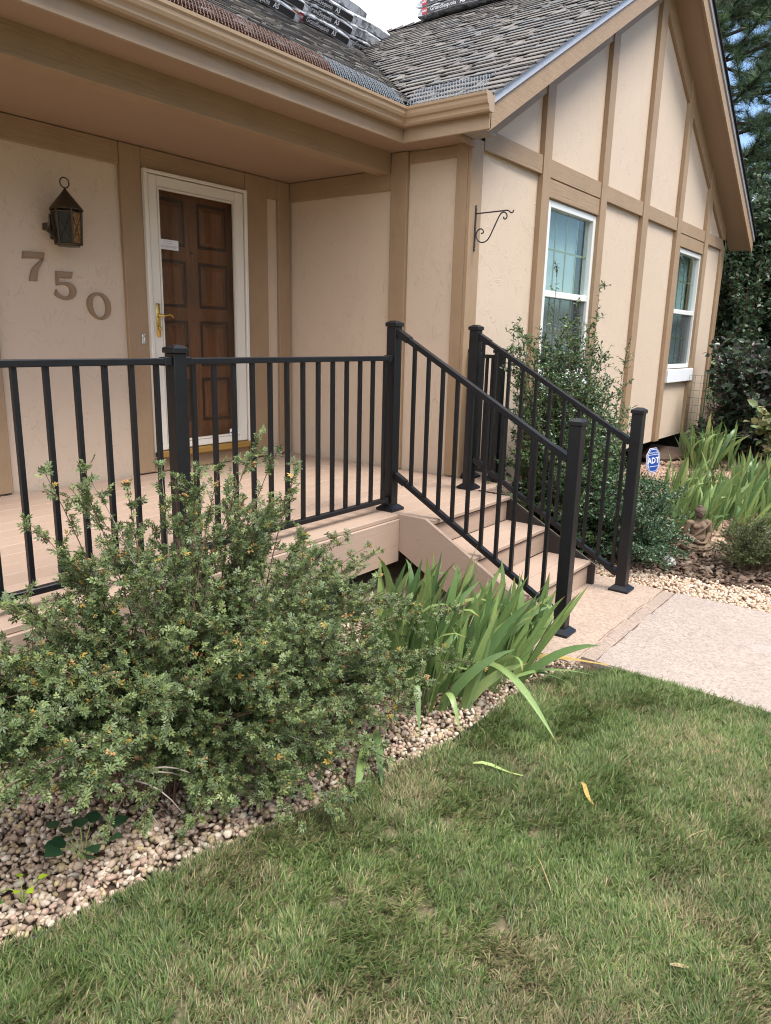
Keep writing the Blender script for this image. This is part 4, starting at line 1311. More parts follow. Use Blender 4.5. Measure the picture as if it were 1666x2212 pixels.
for ci, (x, y, n) in enumerate(((4.80, 6.12, 7), (5.90, 6.15, 6), (6.92, 6.38, 4))):
    for k in range(3, n):
        bundle(main_slope(x + rb.uniform(-.06, .06), y + .02 * k, .099 * k, rb.uniform(-.04, .04), rb.uniform(-.02, .02)),
               'wrapped bundle in the rear stack, %s %s' % (['fourth course', 'fifth course', 'sixth course', 'top course'][k - 3], WHERE[[0, 2, 3][ci]]), ci + k + 1, 'plain')
    for k in range(0, 3):
        bundle(main_slope(x, y + .02 * k, .099 * k, 0, 0),
               'wrapped bundle low in the rear stack, %s %s' % (ROWS[k], WHERE[[0, 2, 3][ci]]), ci + k + 1, 'plain')
def ridge(y, h, yaw=0.0, off=0.0):
    return Matrix.Translation(Vector((AX + off, y, AZ - .035 + h))) @ Matrix.Rotation(-math.pi / 2 + yaw, 4, 'Z') @ Matrix.Rotation(0.02, 4, 'X')
for k in range(4):
    bundle(ridge(5.27 + [0, .0, -.1, .02][k], .095 * k, rb.uniform(-.03, .03), [-.06, -.07, -.08, -.05][k]), 'plastic wrapped shingle bundle on the wing ridge against the sky, %s' % ROWS[k], k, ['print', 'print', 'orange', 'plain'][k])
for k in range(3):
    bundle(ridge(4.26 + [0, .06, -.02][k], .095 * k, rb.uniform(-.03, .03), -.06), 'plastic wrapped shingle bundle on the wing ridge nearer the gable, %s' % ROWS[k], k + 1, ['print', 'orange', 'plain'][k])

# ================================================================== STATUE
def statue():
    cx, cy = 5.72, 1.36
    face = math.atan2(-.62, -.60)          # heading of the face in plan
    bm = bmesh.new()
    def ell(c, r, rot=None, seg=16):
        m = Matrix.Translation(c) @ (rot.to_matrix().to_4x4() if rot else Matrix.Identity(4)) @ Matrix.Diagonal((*r, 1))
        bmesh.ops.create_uvsphere(bm, u_segments=seg, v_segments=seg // 2 + 2, radius=1.0, matrix=m)
    def limb(p, q, r0, r1, n=6):
        p = Vector(p); q = Vector(q)
        for i in range(n + 1):
            t = i / n; c = p.lerp(q, t); r = r0 + (r1 - r0) * t
            ell(c, (r, r, r), None, 10)
    # local frame: faces -Y, x to its left hand side of the picture
    ell((0, 0, .012), (.130, .095, .016))                     # plinth
    ell((0, -.005, .030), (.122, .088, .022))
    for s in (-1, 1):
        limb((s * .045, .02, .062), (s * .108, -.030, .055), .036, .030)      # thigh
        limb((s * .108, -.030, .052), (-s * .020, -.078, .048), .028, .020)   # shin, crossed
        limb((s * .076, .005, .216), (s * .099, .008, .140), .0255, .0215)    # upper arm
        limb((s * .099, .006, .136), (s * .030, -.068, .090), .0205, .0155)   # forearm
        ell((s * .016, -.076, .086), (.024, .015, .010), Euler((0, 0, s * .4)))  # hand in the lap
        ell((s * .034, .004, .286), (.006, .010, .021))        # long ear
        ell((s * .062, .003, .222), (.030, .027, .022))        # shoulder
        ell((s * .030, -.030, .196), (.030, .018, .020))       # chest
    ell((0, .008, .105), (.066, .052, .050))
    ell((0, .004, .165), (.062, .043, .055))
    ell((0, .002, .206), (.066, .036, .030))
    limb((0, .002, .225), (0, -.002, .262), .026, .022, 4)    # neck
    ell((0, -.004, .292), (.0335, .038, .042))                 # head
    ell((0, -.020, .276), (.022, .020, .022))                  # jaw
    ell((0, -.0415, .287), (.0048, .006, .011))                # nose
    ell((0, -.0385, .270), (.0095, .005, .0035))               # lips
    for s in (-1, 1):
        ell((s * .0135, -.0365, .2935), (.0085, .0045, .0035))
        ell((s * .0135, -.0365, .302), (.010, .0045, .0022), Euler((0, s * .2, 0)))
    ell((0, .002, .312), (.0365, .039, .026))                  # hair cap
    ell((0, .004, .340), (.020, .020, .014))                   # topknot
    # curls in rings round the cap
    for (z, R, n) in ((.307, .0375, 18), (.316, .036, 17), (.325, .031, 14), (.333, .023, 10), (.346, .014, 8)):
        for k in range(n):
            a = 2 * math.pi * (k + .5 * (z * 1000 % 2)) / n
            if z < .31 and abs(a - 1.5 * math.pi) < .0: continue
            ell((R * math.cos(a), .003 + R * 1.04 * math.sin(a), z), (.0048, .0048, .0045), None, 6)
    # robe: a diagonal band from the left shoulder, hems over the lap
    for i in range(22):
        t = i / 21
        x = .072 - .125 * t; z = .232 - .118 * t
        y = .002 - .045 * math.sin(math.pi * (.25 + .65 * t)) - .004
        ell((x, y, z), (.009, .008, .009), None, 8)
    for j, rr in enumerate((.100, .086, .070)):
        for i in range(25):
            a = math.pi * (1.12 + .76 * i / 24)
            ell((rr * 1.15 * math.cos(a), -.010 + rr * .86 * math.sin(a) + (-.004), .040 + .011 * j + .006 * abs(math.cos(a))), (.006, .005, .0045), None, 6)
    for s in (1,):
        for k in range(4):
            for i in range(12):
                t = i / 11
                ell((s * (.080 + .016 * k * (1 - t) + .022 * t), .012 - .026 * t, .220 - .13 * t - .006 * k), (.0055, .006, .009), None, 6)
    me0 = bpy.data.meshes.new('statue_source'); bm.to_mesh(me0); bm.free()
    o = bpy.data.objects.new('statue_source', me0); COL.objects.link(o)
    rm = o.modifiers.new('r', 'REMESH'); rm.mode = 'VOXEL'; rm.voxel_size = .0027; rm.use_smooth_shade = True
    sm = o.modifiers.new('s', 'SMOOTH'); sm.iterations = 2; sm.factor = .5
    dg = bpy.context.evaluated_depsgraph_get()
    me = bpy.data.meshes.new_from_object(o.evaluated_get(dg))
    bpy.data.objects.remove(o); bpy.data.meshes.remove(me0)
    me.materials.clear(); me.materials.append(M['statue'])
    me.name = 'statue'
    st = link('statue', me)
    st.location = (cx, cy, -.012)
    st.scale = (1.02, 1.02, 1.02)
    st.rotation_euler = (0, 0, face + math.pi / 2)
    tag(st, 'small weathered stone statue of a seated meditating figure among the iris leaves', 'statue')
    # little flame finial on top is broken: two dry leaf tips stand there
statue()

# ================================================================== ROCKS, SIGN, LITTLE THINGS
def rock(name, loc, r, mat, seed, label, cat='rock'):
    rnd = random.Random(seed)
    bm = bmesh.new()
    bmesh.ops.create_icosphere(bm, subdivisions=3, radius=1)
    ph = [(Vector((rnd.uniform(-1, 1), rnd.uniform(-1, 1), rnd.uniform(-1, 1))).normalized(), rnd.uniform(.55, .95)) for _ in range(14)]
    for v in bm.verts:
        d = v.co.normalized(); m = 1.0
        for n, k in ph:
            c = d.dot(n)
            if c > .2: m = min(m, k / c)
        m += rnd.uniform(-.015, .015)
        v.co = Vector((d.x * m * r[0], d.y * m * r[1], d.z * m * r[2]))
    b = B().bm(bm)
    o = b.obj(name, mat); o.location = loc
    o.rotation_euler = (0, 0, rnd.uniform(0, 3))
    return tag(o, label, cat)
rock('garden_rock', (6.28, .90, .04), (.15, .12, .11), M['rockwhite'], 2, 'large pale grey rock at the foot of the iris leaves right of the statue')
rock('garden_rock', (5.18, 1.40, .03), (.085, .06, .045), M['rockwhite'], 5, 'bright white rock half hidden under the low green shrub')
rock('garden_rock', (10.25, 3.02, .03), (.62, .32, .17), M['rockbrown'], 8, 'flat brown boulder under the bottom edge of the gable wall')
rock('sandstone_slab', (6.22, 1.16, .0), (.22, .08, .05), M['brickred'], 9, 'reddish sandstone slab lying behind the statue', 'stone')

def yard_sign():
    X, Y = 8.25, 2.50
    t = thing('yard_sign', 'blue octagonal security sign on a stake in front of the gable wall', 'yard sign', (X, Y, 0))
    t.rotation_euler = (math.radians(-4), math.radians(-3), math.radians(-25))
    def lb(b, name, mat): return b.obj(name, mat, t, False, False)
    zc = .255
    o = octagon(.205, .275, .27)
    pl = lb(B().prism([(p[0], p[1] + zc) for p in o], 'Y', -.004, .004), 'sign_plate', M['signwhite'])
    k = B(); k.add([(p[0] * .965, -.0046, zc + p[1] * .97) for p in o], [tuple(range(8))]); lb(k, 'blue_field', M['adtblue'])
    w = B()
    def rp(o, k0, k1):
        n = len(o)
        w.add([(p[0] * k0, -.0052, zc + p[1] * k0) for p in o] + [(p[0] * k1, -.0052, zc + p[1] * k1) for p in o], [(j, (j + 1) % n, n + (j + 1) % n, n + j) for j in range(n)])
    rp(o, .90, .86)
    for (a, c, e, f) in ((-.078, .078, .060, .065), (-.078, .078, -.070, -.065), (-.078, -.073, -.065, .060), (.073, .078, -.065, .060)):
        w.add([(a, -.0052, zc + e), (c, -.0052, zc + e), (c, -.0052, zc + f), (a, -.0052, zc + f)], [(0, 1, 2, 3)])
    lb(w, 'white_border', M['signwhite'])
    put_text('ADT', .092, M['signwhite'], t, (0, -.0056, zc - .004), sx=.92, bold=True)
    put_text('Secured by', .030, M['signwhite'], t, (0, -.0056, zc + .086), sx=.95)
    lb(B().box(-.008, .008, .0045, .012, -.12, .30), 'stake', M['drip'])
yard_sign()

# lawn edging strip
def edging():
    b = B(); n = len(LAWN_EDGE)
    pts = [Vector((x, y, 0)) for x, y in LAWN_EDGE]
    for i in range(n - 1):
        p, q = pts[i], pts[i + 1]
        b.bar((p.x, p.y, -.045), (q.x, q.y, -.045), .006, .060)
        b.tube([(p.x, p.y, -.012), (q.x, q.y, -.012)], .0055, 6)
    tag(b.obj('lawn_edging', M['edging']), 'dark plastic edging strip between the lawn and the gravel bed', 'edging')
edging()

# ================================================================== GRAVEL AND BARK
PHI = (1 + 5 ** .5) / 2
ICO_V = unit(np.array([(-1, PHI, 0), (1, PHI, 0), (-1, -PHI, 0), (1, -PHI, 0), (0, -1, PHI), (0, 1, PHI), (0, -1, -PHI), (0, 1, -PHI), (PHI, 0, -1), (PHI, 0, 1), (-PHI, 0, -1), (-PHI, 0, 1)], float))
ICO_F = np.array([(0, 11, 5), (0, 5, 1), (0, 1, 7), (0, 7, 10), (0, 10, 11), (1, 5, 9), (5, 11, 4), (11, 10, 2), (10, 7, 6), (7, 1, 8), (3, 9, 4), (3, 4, 2), (3, 2, 6), (3, 6, 8), (3, 8, 9), (4, 9, 5), (2, 4, 11), (6, 2, 10), (8, 6, 7), (9, 8, 1)])
def stones(P, size, colours, flat=(.5, .9), jitter=.40):
    n = len(P)
    S = size[:, None] * np.stack([RNG.uniform(.8, 1.35, n), RNG.uniform(.6, 1.0, n), RNG.uniform(*flat, n)], 1)
    V = ICO_V[None] * (1 + RNG.uniform(-jitter, jitter, (n, 12, 1)))
    V = V * S[:, None, :]
    a = RNG.uniform(0, 2 * np.pi, n); t = RNG.normal(0, .35, n); u = RNG.normal(0, .35, n)
    ca, sa = np.cos(a), np.sin(a); ct, st = np.cos(t), np.sin(t); cu, su = np.cos(u), np.sin(u)
    y, z = V[..., 1].copy(), V[..., 2].copy()
    V[..., 1] = y * ct[:, None] - z * st[:, None]; V[..., 2] = y * st[:, None] + z * ct[:, None]
    x, z = V[..., 0].copy(), V[..., 2].copy()
    V[..., 0] = x * cu[:, None] + z * su[:, None]; V[..., 2] = -x * su[:, None] + z * cu[:, None]
    x, y = V[..., 0].copy(), V[..., 1].copy()
    V[..., 0] = x * ca[:, None] - y * sa[:, None]; V[..., 1] = x * sa[:, None] + y * ca[:, None]
    V += P[:, None, :]
    F = (ICO_F[None] + (np.arange(n) * 12)[:, None, None]).reshape(-1, 3)
    return V.reshape(-1, 3), F, np.repeat(colours, 12, axis=0)
def pick(pal, n, wts=None, var=.18):
    pal = np.array(pal)
    i = RNG.choice(len(pal), n, p=wts)
    return pal[i] * RNG.uniform(1 - var, 1 + var, (n, 1))
GRAVEL = [(.45, .345, .255), (.50, .40, .30), (.55, .46, .36), (.39, .285, .215), (.45, .315, .25), (.33, .245, .185), (.58, .50, .41), (.43, .34, .20)]
def gravel_bed():
    edge = [(x, y + .008) for x, y in LAWN_EDGE]
    poly = [(.0, 2.75)] + edge + [(3.24, 1.22), (3.20, 1.27), (3.17, 2.75)]
    parts = []
    for layer, (n, z) in enumerate(((12000, -.026), (13000, -.015), (5200, -.006))):
        x = RNG.uniform(0, 3.25, n); y = RNG.uniform(1.2, 2.75, n)
        k = in_poly(x, y, poly); x, y = x[k], y[k]
        sz = RNG.uniform(.0068, .0135, len(x)) * (1 + .35 * (RNG.random(len(x)) > .9))
        parts.append(stones(np.stack([x, y, z + RNG.uniform(-.004, .004, len(x))], 1), sz, pick(GRAVEL, len(x))))
    V, F, C = cat_parts(parts)
    o = link('gravel', np_mesh('gravel', V, F, M['stone'], C)); tag(o, 'pale pink and buff gravel in the front bed', kind='stuff')
    # side beds
    parts = []
    def strip(poly, n, z, s, pal):
        xs = [p[0] for p in poly]; ys = [p[1] for p in poly]
        x = RNG.uniform(min(xs), max(xs), n); y = RNG.uniform(min(ys), max(ys), n)
        k = in_poly(x, y, poly); x, y = x[k], y[k]
        parts.append(stones(np.stack([x, y, z + RNG.uniform(-.006, .006, len(x))], 1), RNG.uniform(*s, len(x)), pick(pal, len(x))))
    near = [(4.605, -1.6), (5.4, -1.2), (5.3, .6), (5.02, .88), (4.96, 1.2), (4.9, 1.9), (4.7, 2.2), (4.605, 2.2)]
    strip(near, 9000, -.018, (.009, .019), [(.55, .40, .29), (.60, .46, .34), (.47, .33, .24), (.62, .52, .42)])
    strip(near, 4000, -.004, (.009, .018), [(.55, .40, .29), (.60, .46, .34), (.47, .33, .24), (.62, .52, .42)])
    far = [(6.4, .9), (12.0, .6), (12.0, 3.0), (6.4, 3.0), (6.2, 1.7)]
    strip(far, 15000, -.012, (.014, .028), [(.40, .27, .20), (.48, .33, .25), (.34, .23, .17)])
    mid = [(5.9, .4), (6.6, .4), (6.6, 1.6), (5.9, 1.6)]
    strip(mid, 1800, -.012, (.012, .024), [(.50, .36, .26), (.42, .29, .21)])
    V, F, C = cat_parts(parts)
    o = link('gravel', np_mesh('gravel', V, F, M['stone'], C)); tag(o, 'tan gravel beside the walkway and under the gable wall', kind='stuff')
    # bark mulch round the little bush and under the shrub
    n = 5200
    poly = [(4.95, .55), (6.2, .3), (6.1, 1.0), (5.95, 1.7), (5.2, 2.4), (4.7, 2.5), (4.85, 1.5), (5.0, .95)]
    x = RNG.uniform(4.6, 6.2, n); y = RNG.uniform(.3, 2.5, n); k = in_poly(x, y, poly); x, y = x[k], y[k]
    V, F, C = stones(np.stack([x, y, -.008 + RNG.uniform(-.01, .012, len(x))], 1), RNG.uniform(.012, .032, len(x)), pick([(.10, .068, .048), (.16, .11, .08), (.07, .045, .034), (.22, .17, .13)], len(x)), (.15, .4))
    o = link('bark_mulch', np_mesh('bark_mulch', V, F, M['bark_chip'], C)); tag(o, 'dark bark chips round the small bush', kind='stuff')
gravel_bed()

# ================================================================== LAWN
def lawn():
    edge = LAWN_EDGE
    poly = [(-.6, -.9), (3.283, -.9), (3.283, .83), (3.27, 1.085), (3.16, 1.17)] + [(x, y + .006) for x, y in edge[::-1]] + [(-.6, 2.05)]
    def field(n, x0, x1, y0, y1):
        x = RNG.uniform(x0, x1, n); y = RNG.uniform(y0, y1, n)
        k = in_poly(x, y, poly); return x[k], y[k]
    # tufts: every crown sends its blades out round it
    tx = []; ty = []
    for (n, *r) in ((21000, .45, 3.3, -.15, 1.75), (3600, -.6, 3.3, -.9, 2.0)):
        a, c = field(n, *r); tx.append(a); ty.append(c)
    tx = np.concatenate(tx); ty = np.concatenate(ty)
    bare = vnoise(tx * 11 + 3, ty * 11 + 1, 4) * .6 + vnoise(tx * 24, ty * 24, 9) * .4
    keep = RNG.random(len(tx)) > np.clip((bare - .70) * 7, 0, .92)
    tx, ty = tx[keep], ty[keep]
    nt_ = len(tx)
    k = 17
    tdry = np.clip(.37 + .12 * (1.7 - tx) + .50 * (vnoise(tx * 3.2 + 9, ty * 3.2, 6) - .5) + .65 * (vnoise(tx * 8, ty * 8, 8) - .5) + RNG.normal(0, .20, nt_), .03, .92)
    ttone = np.clip(.92 + .42 * (vnoise(tx * 5, ty * 5, 31) - .5) + RNG.normal(0, .13, nt_), .55, 1.35)
    tlen = RNG.uniform(.75, 1.3, nt_) * (.88 + .3 * vnoise(tx * 5, ty * 5, 33))
    tdir = 2.6 * (vnoise(tx * 2.2 + 2, ty * 2.2 + 7, 12) - .5) + 3.2 * (vnoise(tx * 7, ty * 7, 13) - .5) - .35
    phi = RNG.uniform(0, 2 * np.pi, nt_ * k); rad = np.abs(RNG.normal(0, .011, nt_ * k))
    x = np.repeat(tx, k) + rad * np.cos(phi); y = np.repeat(ty, k) + rad * np.sin(phi)
    inside = in_poly(x, y, poly)
    rep = lambda q: np.repeat(q, k)[inside]
    x, y, phi = x[inside], y[inside], phi[inside]
    n = len(x)
    is_dry = RNG.random(n) < rep(tdry)
    gx = np.cos(rep(tdir)) * .75 + np.cos(phi) * .8; gy = np.sin(rep(tdir)) * .75 + np.sin(phi) * .8
    ang = np.arctan2(gy, gx) + RNG.normal(0, .5, n)
    tone = rep(ttone)
    ln = RNG.uniform(.018, .042, n) * rep(tlen) * np.where(is_dry, 1.0, 1.08)
    lean = np.clip(RNG.normal(1.05, .32, n), .2, 1.5)
    w = RNG.uniform(.0008, .0021, n) * np.where(is_dry, .9, 1.1)
    z0 = -.022 + RNG.uniform(0, .010, n)
    dx, dy = np.cos(ang), np.sin(ang)
    px, py = -dy, dx
    V = np.zeros((n, 7, 3), np.float32)
    cx_, cz_ = np.zeros(n), np.zeros(n)
    prev = 0.0
    for i, t in enumerate((0, .38, .72, 1.0)):
        th = lean * (.35 + .75 * t)
        if i:
            seg = ln * (t - prev)
            cx_ = cx_ + np.sin(th) * seg; cz_ = cz_ + np.cos(th) * seg
        prev = t
        ww = w * (1 - .75 * t ** 2)
        bx, by, bz = x + dx * cx_, y + dy * cx_, z0 + np.maximum(cz_, .001 * i)
        if i < 3:
            V[:, 2 * i] = np.stack([bx - px * ww, by - py * ww, bz], 1); V[:, 2 * i + 1] = np.stack([bx + px * ww, by + py * ww, bz], 1)
        else: V[:, 6] = np.stack([bx, by, bz], 1)
    F = np.array([(0, 1, 3), (0, 3, 2), (2, 3, 5), (2, 5, 4), (4, 5, 6)])
    F = (F[None] + (np.arange(n) * 7)[:, None, None]).reshape(-1, 3)
    green = pick([(.098, .172, .036), (.130, .205, .048), (.076, .140, .032), (.175, .240, .066), (.112, .185, .062), (.058, .112, .028)], n)
    straw = pick([(.34, .285, .150), (.42, .36, .20), (.28, .22, .115), (.30, .27, .13), (.36, .29, .175)], n)
    C = np.where(is_dry[:, None], straw, green)
    mixk = RNG.uniform(0, .32, (n, 1)); C = C * (1 - mixk) + np.array([.22, .225, .10]) * mixk; C = C * tone[:, None] * .9
    C = np.repeat(C[:, None, :], 7, axis=1)
    C[:, 0:2] = C[:, 0:2] * .6 + np.array([.20, .165, .09]) * .4
    o = link('lawn_grass', np_mesh('lawn_grass', V.reshape(-1, 3), F, M['grass'], C.reshape(-1, 3)))
    tag(o, 'patchy green and straw coloured lawn grass', kind='stuff')
lawn()

# ================================================================== PLANTS
def LEAFLETS():
    """five narrow folded leaflets of one small compound leaf"""
    V = []; F = []
    for a, l, o in ((0, 1.0, .30), (.75, .80, .22), (-.75, .80, .22), (1.35, .62, .05), (-1.35, .62, .05)):
        d = np.array([math.cos(a), math.sin(a), 0]); s = np.array([-math.sin(a), math.cos(a), 0])
        b0 = np.array([o, 0, 0.0]); L_ = .66 * l; w = .125
        n = len(V)
        V += [b0, b0 + d * L_ * .55 + s * w + (0, 0, .05), b0 + d * L_ + (0, 0, -.05), b0 + d * L_ * .55 - s * w + (0, 0, .05)]
        F += [(n, n + 1, n + 2), (n, n + 2, n + 3)]
    return np.array(V), np.array(F)
OVAL = (np.array([(0, 0, 0), (.30, .20, .05), (.70, .19, .05), (1, 0, -.06), (.70, -.19, .05), (.30, -.20, .05), (.5, 0, -.01)]),
        np.array([(0, 1, 6), (1, 2, 6), (2, 3, 6), (3, 4, 6), (4, 5, 6), (5, 0, 6)]))
BROAD = (np.array([(0, 0, 0), (.28, .30, .06), (.62, .26, .05), (1, 0, -.12), (.62, -.26, .05), (.28, -.30, .06), (.48, 0, -.03)]), OVAL[1])

def curve_pts(p0, p1, bulge, n):
    """arching stem from p0 to p1"""
    p0 = np.array(p0, float); p1 = np.array(p1, float)
    t = np.linspace(0, 1, n)[:, None]
    mid = (p0 + p1) / 2 + np.array(bulge)
    return (1 - t) ** 2 * p0 + 2 * t * (1 - t) * mid + t ** 2 * p1

def potentilla():
    base = np.array([1.52, 2.0, -.03])
    t = thing('flowering_shrub', 'large bushy shrub with orange seed heads in front of the porch', 'shrub', (1.52, 2.0, -.03))
    rnd = random.Random(17)
    st = B(); pale = B()
    P = []; D = []; heads = []; SZ = []
    def env(x):
        """height of the outline along x"""
        pts = [(.35, .68), (.70, .73), (.9, .78), (1.0, .81), (1.1, .84), (1.2, .91), (1.3, .96), (1.45, 1.0), (1.9, .99), (2.05, .92), (2.12, .80), (2.25, .64), (2.4, .50), (2.6, .40), (2.95, .30)]
        for (a, b_), (c, d_) in zip(pts, pts[1:]):
            if a <= x <= c: return b_ + (d_ - b_) * (x - a) / (c - a)
        return .3
    tips = []
    for i in range(185):
        x = rnd.uniform(.45, 2.25)
        f = rnd.random() ** .8                                 # 0 low and front ... 1 top
        y = 2.02 + rnd.gauss(0, .16) - .52 * (1 - f) + .10 * f
        z = env(x) * (.18 + .82 * f) * rnd.uniform(.86, 1.02)
        if x < 1.25 and z < .38: continue
        y = max(y, 1.46 + .12 * abs(x - 1.5))
        y = min(y, 2.43)
        tips.append((x, y, z))
    for i in range(48):                                        # skirt hanging over the gravel
        x = rnd.uniform(1.28, 2.15); z = rnd.uniform(.04, .60)
        tips.append((x, 1.37 + .10 * abs(x - 1.75) + .35 * rnd.random() + .12 * z, z))
    tips += [(1.04, 2.0, 1.13), (1.16, 2.0, 1.12), (1.18, 2.03, 1.05), (1.30, 2.0, 1.05), (1.43, 2.0, 1.10), (1.52, 2.05, 1.05), (1.57, 2.0, 1.07), (1.67, 2.0, 1.06), (1.76, 2.0, 1.08), (1.88, 2.0, 1.17), (1.96, 2.0, 1.10), (2.06, 2.0, 1.02),
             (2.55, 2.15, .62), (2.78, 2.2, .50), (2.95, 2.25, .42), (2.50, 1.75, .40), (2.62, 1.62, .34), (2.35, 1.50, .28), (2.15, 1.42, .24), (2.02, 1.40, .20),
             (2.50, 1.42, .20), (1.75, 1.38, .20), (1.45, 1.44, .16), (1.2, 1.60, .18), (1.05, 1.66, .14), (.95, 1.62, .24), (.88, 1.70, .32), (1.12, 1.55, .10), (.80, 1.85, .42), (1.25, 1.52, .14), (1.0, 1.74, .30), (1.55, 1.36, .06), (1.68, 1.36, .05), (1.85, 1.37, .08), (1.40, 1.42, .06), (2.25, 1.9, .70), (2.35, 2.05, .66), (.62, 2.2, .78), (.52, 2.0, .66), (.8, 1.9, .55)]
    for i, tip in enumerate(tips):
        spray = tip[2] > env(tip[0]) + .02
        b0 = (base[0] + rnd.gauss(0, .13) + .10 * (tip[0] - 1.5), base[1] + rnd.gauss(0, .08), -.03)
        hor = math.hypot(tip[0] - b0[0], tip[1] - b0[1])
        cp = curve_pts(b0, tip, (-.12 * (tip[0] - b0[0]), -.12 * (tip[1] - b0[1]), .10 + .16 * hor), 9)
        (pale if rnd.random() < .12 else st).tube([tuple(q) for q in cp], [.0042 - .0032 * k / 8 for k in range(9)], 4, cap=False)
        ln = np.linalg.norm(np.diff(cp, axis=0), axis=1).sum()
        # side twigs
        for k in range(int(8 + ln * 17)):
            u = rnd.random() ** .75 * .72 + .28
            j = min(int(u * 8), 7); q = cp[j] + (cp[j + 1] - cp[j]) * (u * 8 - j)
            ax = cp[j + 1] - cp[j]; ax = ax / np.linalg.norm(ax)
            d = ax * .75 + np.array([rnd.gauss(0, .6), rnd.gauss(0, .6) - .12, rnd.gauss(.22, .4)]); d = d / np.linalg.norm(d)
            tl = rnd.uniform(.05, .15) * (1.15 - .4 * u) * (.55 if spray else 1)
            if spray and u > .5 and rnd.random() < .35: continue
            e = q + d * tl
            if e[1] > 2.46: continue
            st.tube([tuple(q), tuple(q + d * tl * .5 + (0, 0, .004)), tuple(e)], [.0016, .0012, .0008], 3, cap=False)
            m = int(tl / .0105) + 1
            for w in range(m):
                s = (w + rnd.random()) / m
                if s < .18 and rnd.random() < .7: continue
                pp = q + d * tl * s
                for _ in range(rnd.choice((1, 1, 2))):
                    dd = d * .55 + np.array([rnd.gauss(0, .75), rnd.gauss(0, .75), rnd.gauss(.1, .6)])
                    P.append(pp); D.append(dd); SZ.append(rnd.uniform(.018, .032))
            if rnd.random() < .085 and u > .6: heads.append(e)
        for w in range(9):
            P.append(tip + np.array([rnd.gauss(0, .006)] * 3)); D.append(np.array([rnd.gauss(0, .8), rnd.gauss(0, .8), rnd.uniform(-.1, 1)])); SZ.append(rnd.uniform(.017, .028))
        if i >= 220 and rnd.random() < .6 or rnd.random() < .10: heads.append(np.array(tip))
    n = len(P)
    P, D, SZ = np.array(P), np.array(D), np.array(SZ)
    U = np.array([0, 0, 1.0]) + RNG.normal(0, .55, (n, 3)) + np.array([-.15, -.35, 0])
    tv, tf = LEAFLETS()
    C = pick([(.098, .138, .050), (.122, .170, .060), (.078, .115, .046), (.155, .205, .074), (.112, .155, .068), (.19, .235, .080)], n)
    yl = RNG.random(n) < .02; C[yl] = np.array([.42, .27, .055]) * RNG.uniform(.6, 1.2, (yl.sum(), 1))
    V, F, CC = scatter(tv, tf, P, D, U, SZ, C)
    off = -np.array(t.location)
    link('foliage', np_mesh('foliage', V, F, M['leaf'], CC), t)
    st.obj('stems', M['stem'], t); pale.obj('dead_stems', M['palestem'], t)
    # bare grey twigs low at the front left
    g = B(); p0 = (1.08, 1.78, .22)
    for e, m in (((1.20, 1.66, .10), (.02, 0, .05)), ((1.25, 1.68, .20), (.02, 0, .05)), ((1.16, 1.70, .02), (0, -.02, .04)), ((1.30, 1.70, .12), (.03, 0, .06))):
        g.tube([tuple(q) for q in curve_pts(p0, e, m, 6)], [.004, .0035, .003, .0026, .002, .0015], 5)
    g.obj('bare_twig', M['palestem'], t)
    # seed heads
    rnd.shuffle(heads)
    protos = []
    for s in range(4):
        r2 = random.Random(s); b = B()
        for k in range(r2.choice((8, 10, 12, 14))):
            bm = bmesh.new(); bmesh.ops.create_icosphere(bm, subdivisions=1, radius=r2.uniform(.0036, .0054))
            c = Vector((r2.gauss(0, .0075), r2.gauss(0, .0075), r2.gauss(.004, .004)))
            for v in bm.verts: v.co = v.co * r2.uniform(.85, 1.15) + c
            b.bm(bm)
        protos.append(b.mesh('seed_head', M['seed']))
    for k, h in enumerate(heads[:130]):
        o = bpy.data.objects.new('seed_head', protos[k % 4]); COL.objects.link(o); o.parent = t
        o.location = Vector(h) - t.location; s = rnd.uniform(.55, 1.0); o.scale = (s, s, s); o.rotation_euler = (rnd.random(), rnd.random(), rnd.random() * 6)
    return n
print('potentilla leaves', potentilla())

# --- iris leaves
def iris_variants():
    out = []
    specs = [(0, 0, 0), (.10, .05, 0), (.25, .10, 0), (-.12, .15, 0), (.45, .2, 0), (.05, .9, .55), (.3, 1.3, .5), (.1, .25, 0), (.6, .5, .4), (0, 1.9, .45), (-.3, .3, 0), (.2, .02, 0)]
    for (edge, face, start) in specs:
        n = 9; w0 = .030
        pos = Vector((0, 0, 0)); V = []; C = []
        for i in range(n + 1):
            t = i / n
            k = max(0, (t - start) / (1 - start)) if start < 1 else 0
            a = edge * t * t; f = face * (k ** 1.6)
            d = Vector((math.sin(a), math.sin(f), math.cos(a) * math.cos(f))).normalized()
            if i: pos = pos + d * (1 / n)
            w = w0 * (.62 + .5 * math.sin(math.pi * min(1, .15 + t * .75))) * (1 - t ** 5) ** .8
            if i == n: w = .0008
            sx = Vector((1, 0, 0)); sx = (sx - d * sx.dot(d)).normalized(); nn = d.cross(sx)
            V += [pos - sx * w, pos + nn * w * .22, pos + sx * w]
            C += [(t, 0, 0)] * 3
        F = []
        for i in range(n):
            for j in (0, 1): F.append((3 * i + j, 3 * i + j + 1, 3 * i + j + 4, 3 * i + j + 3))
        out.append(np_mesh('leaf', np.array([tuple(v) for v in V]), np.array(F), M['iris'], np.array(C), smooth=True))
    return out
IRISV = iris_variants()
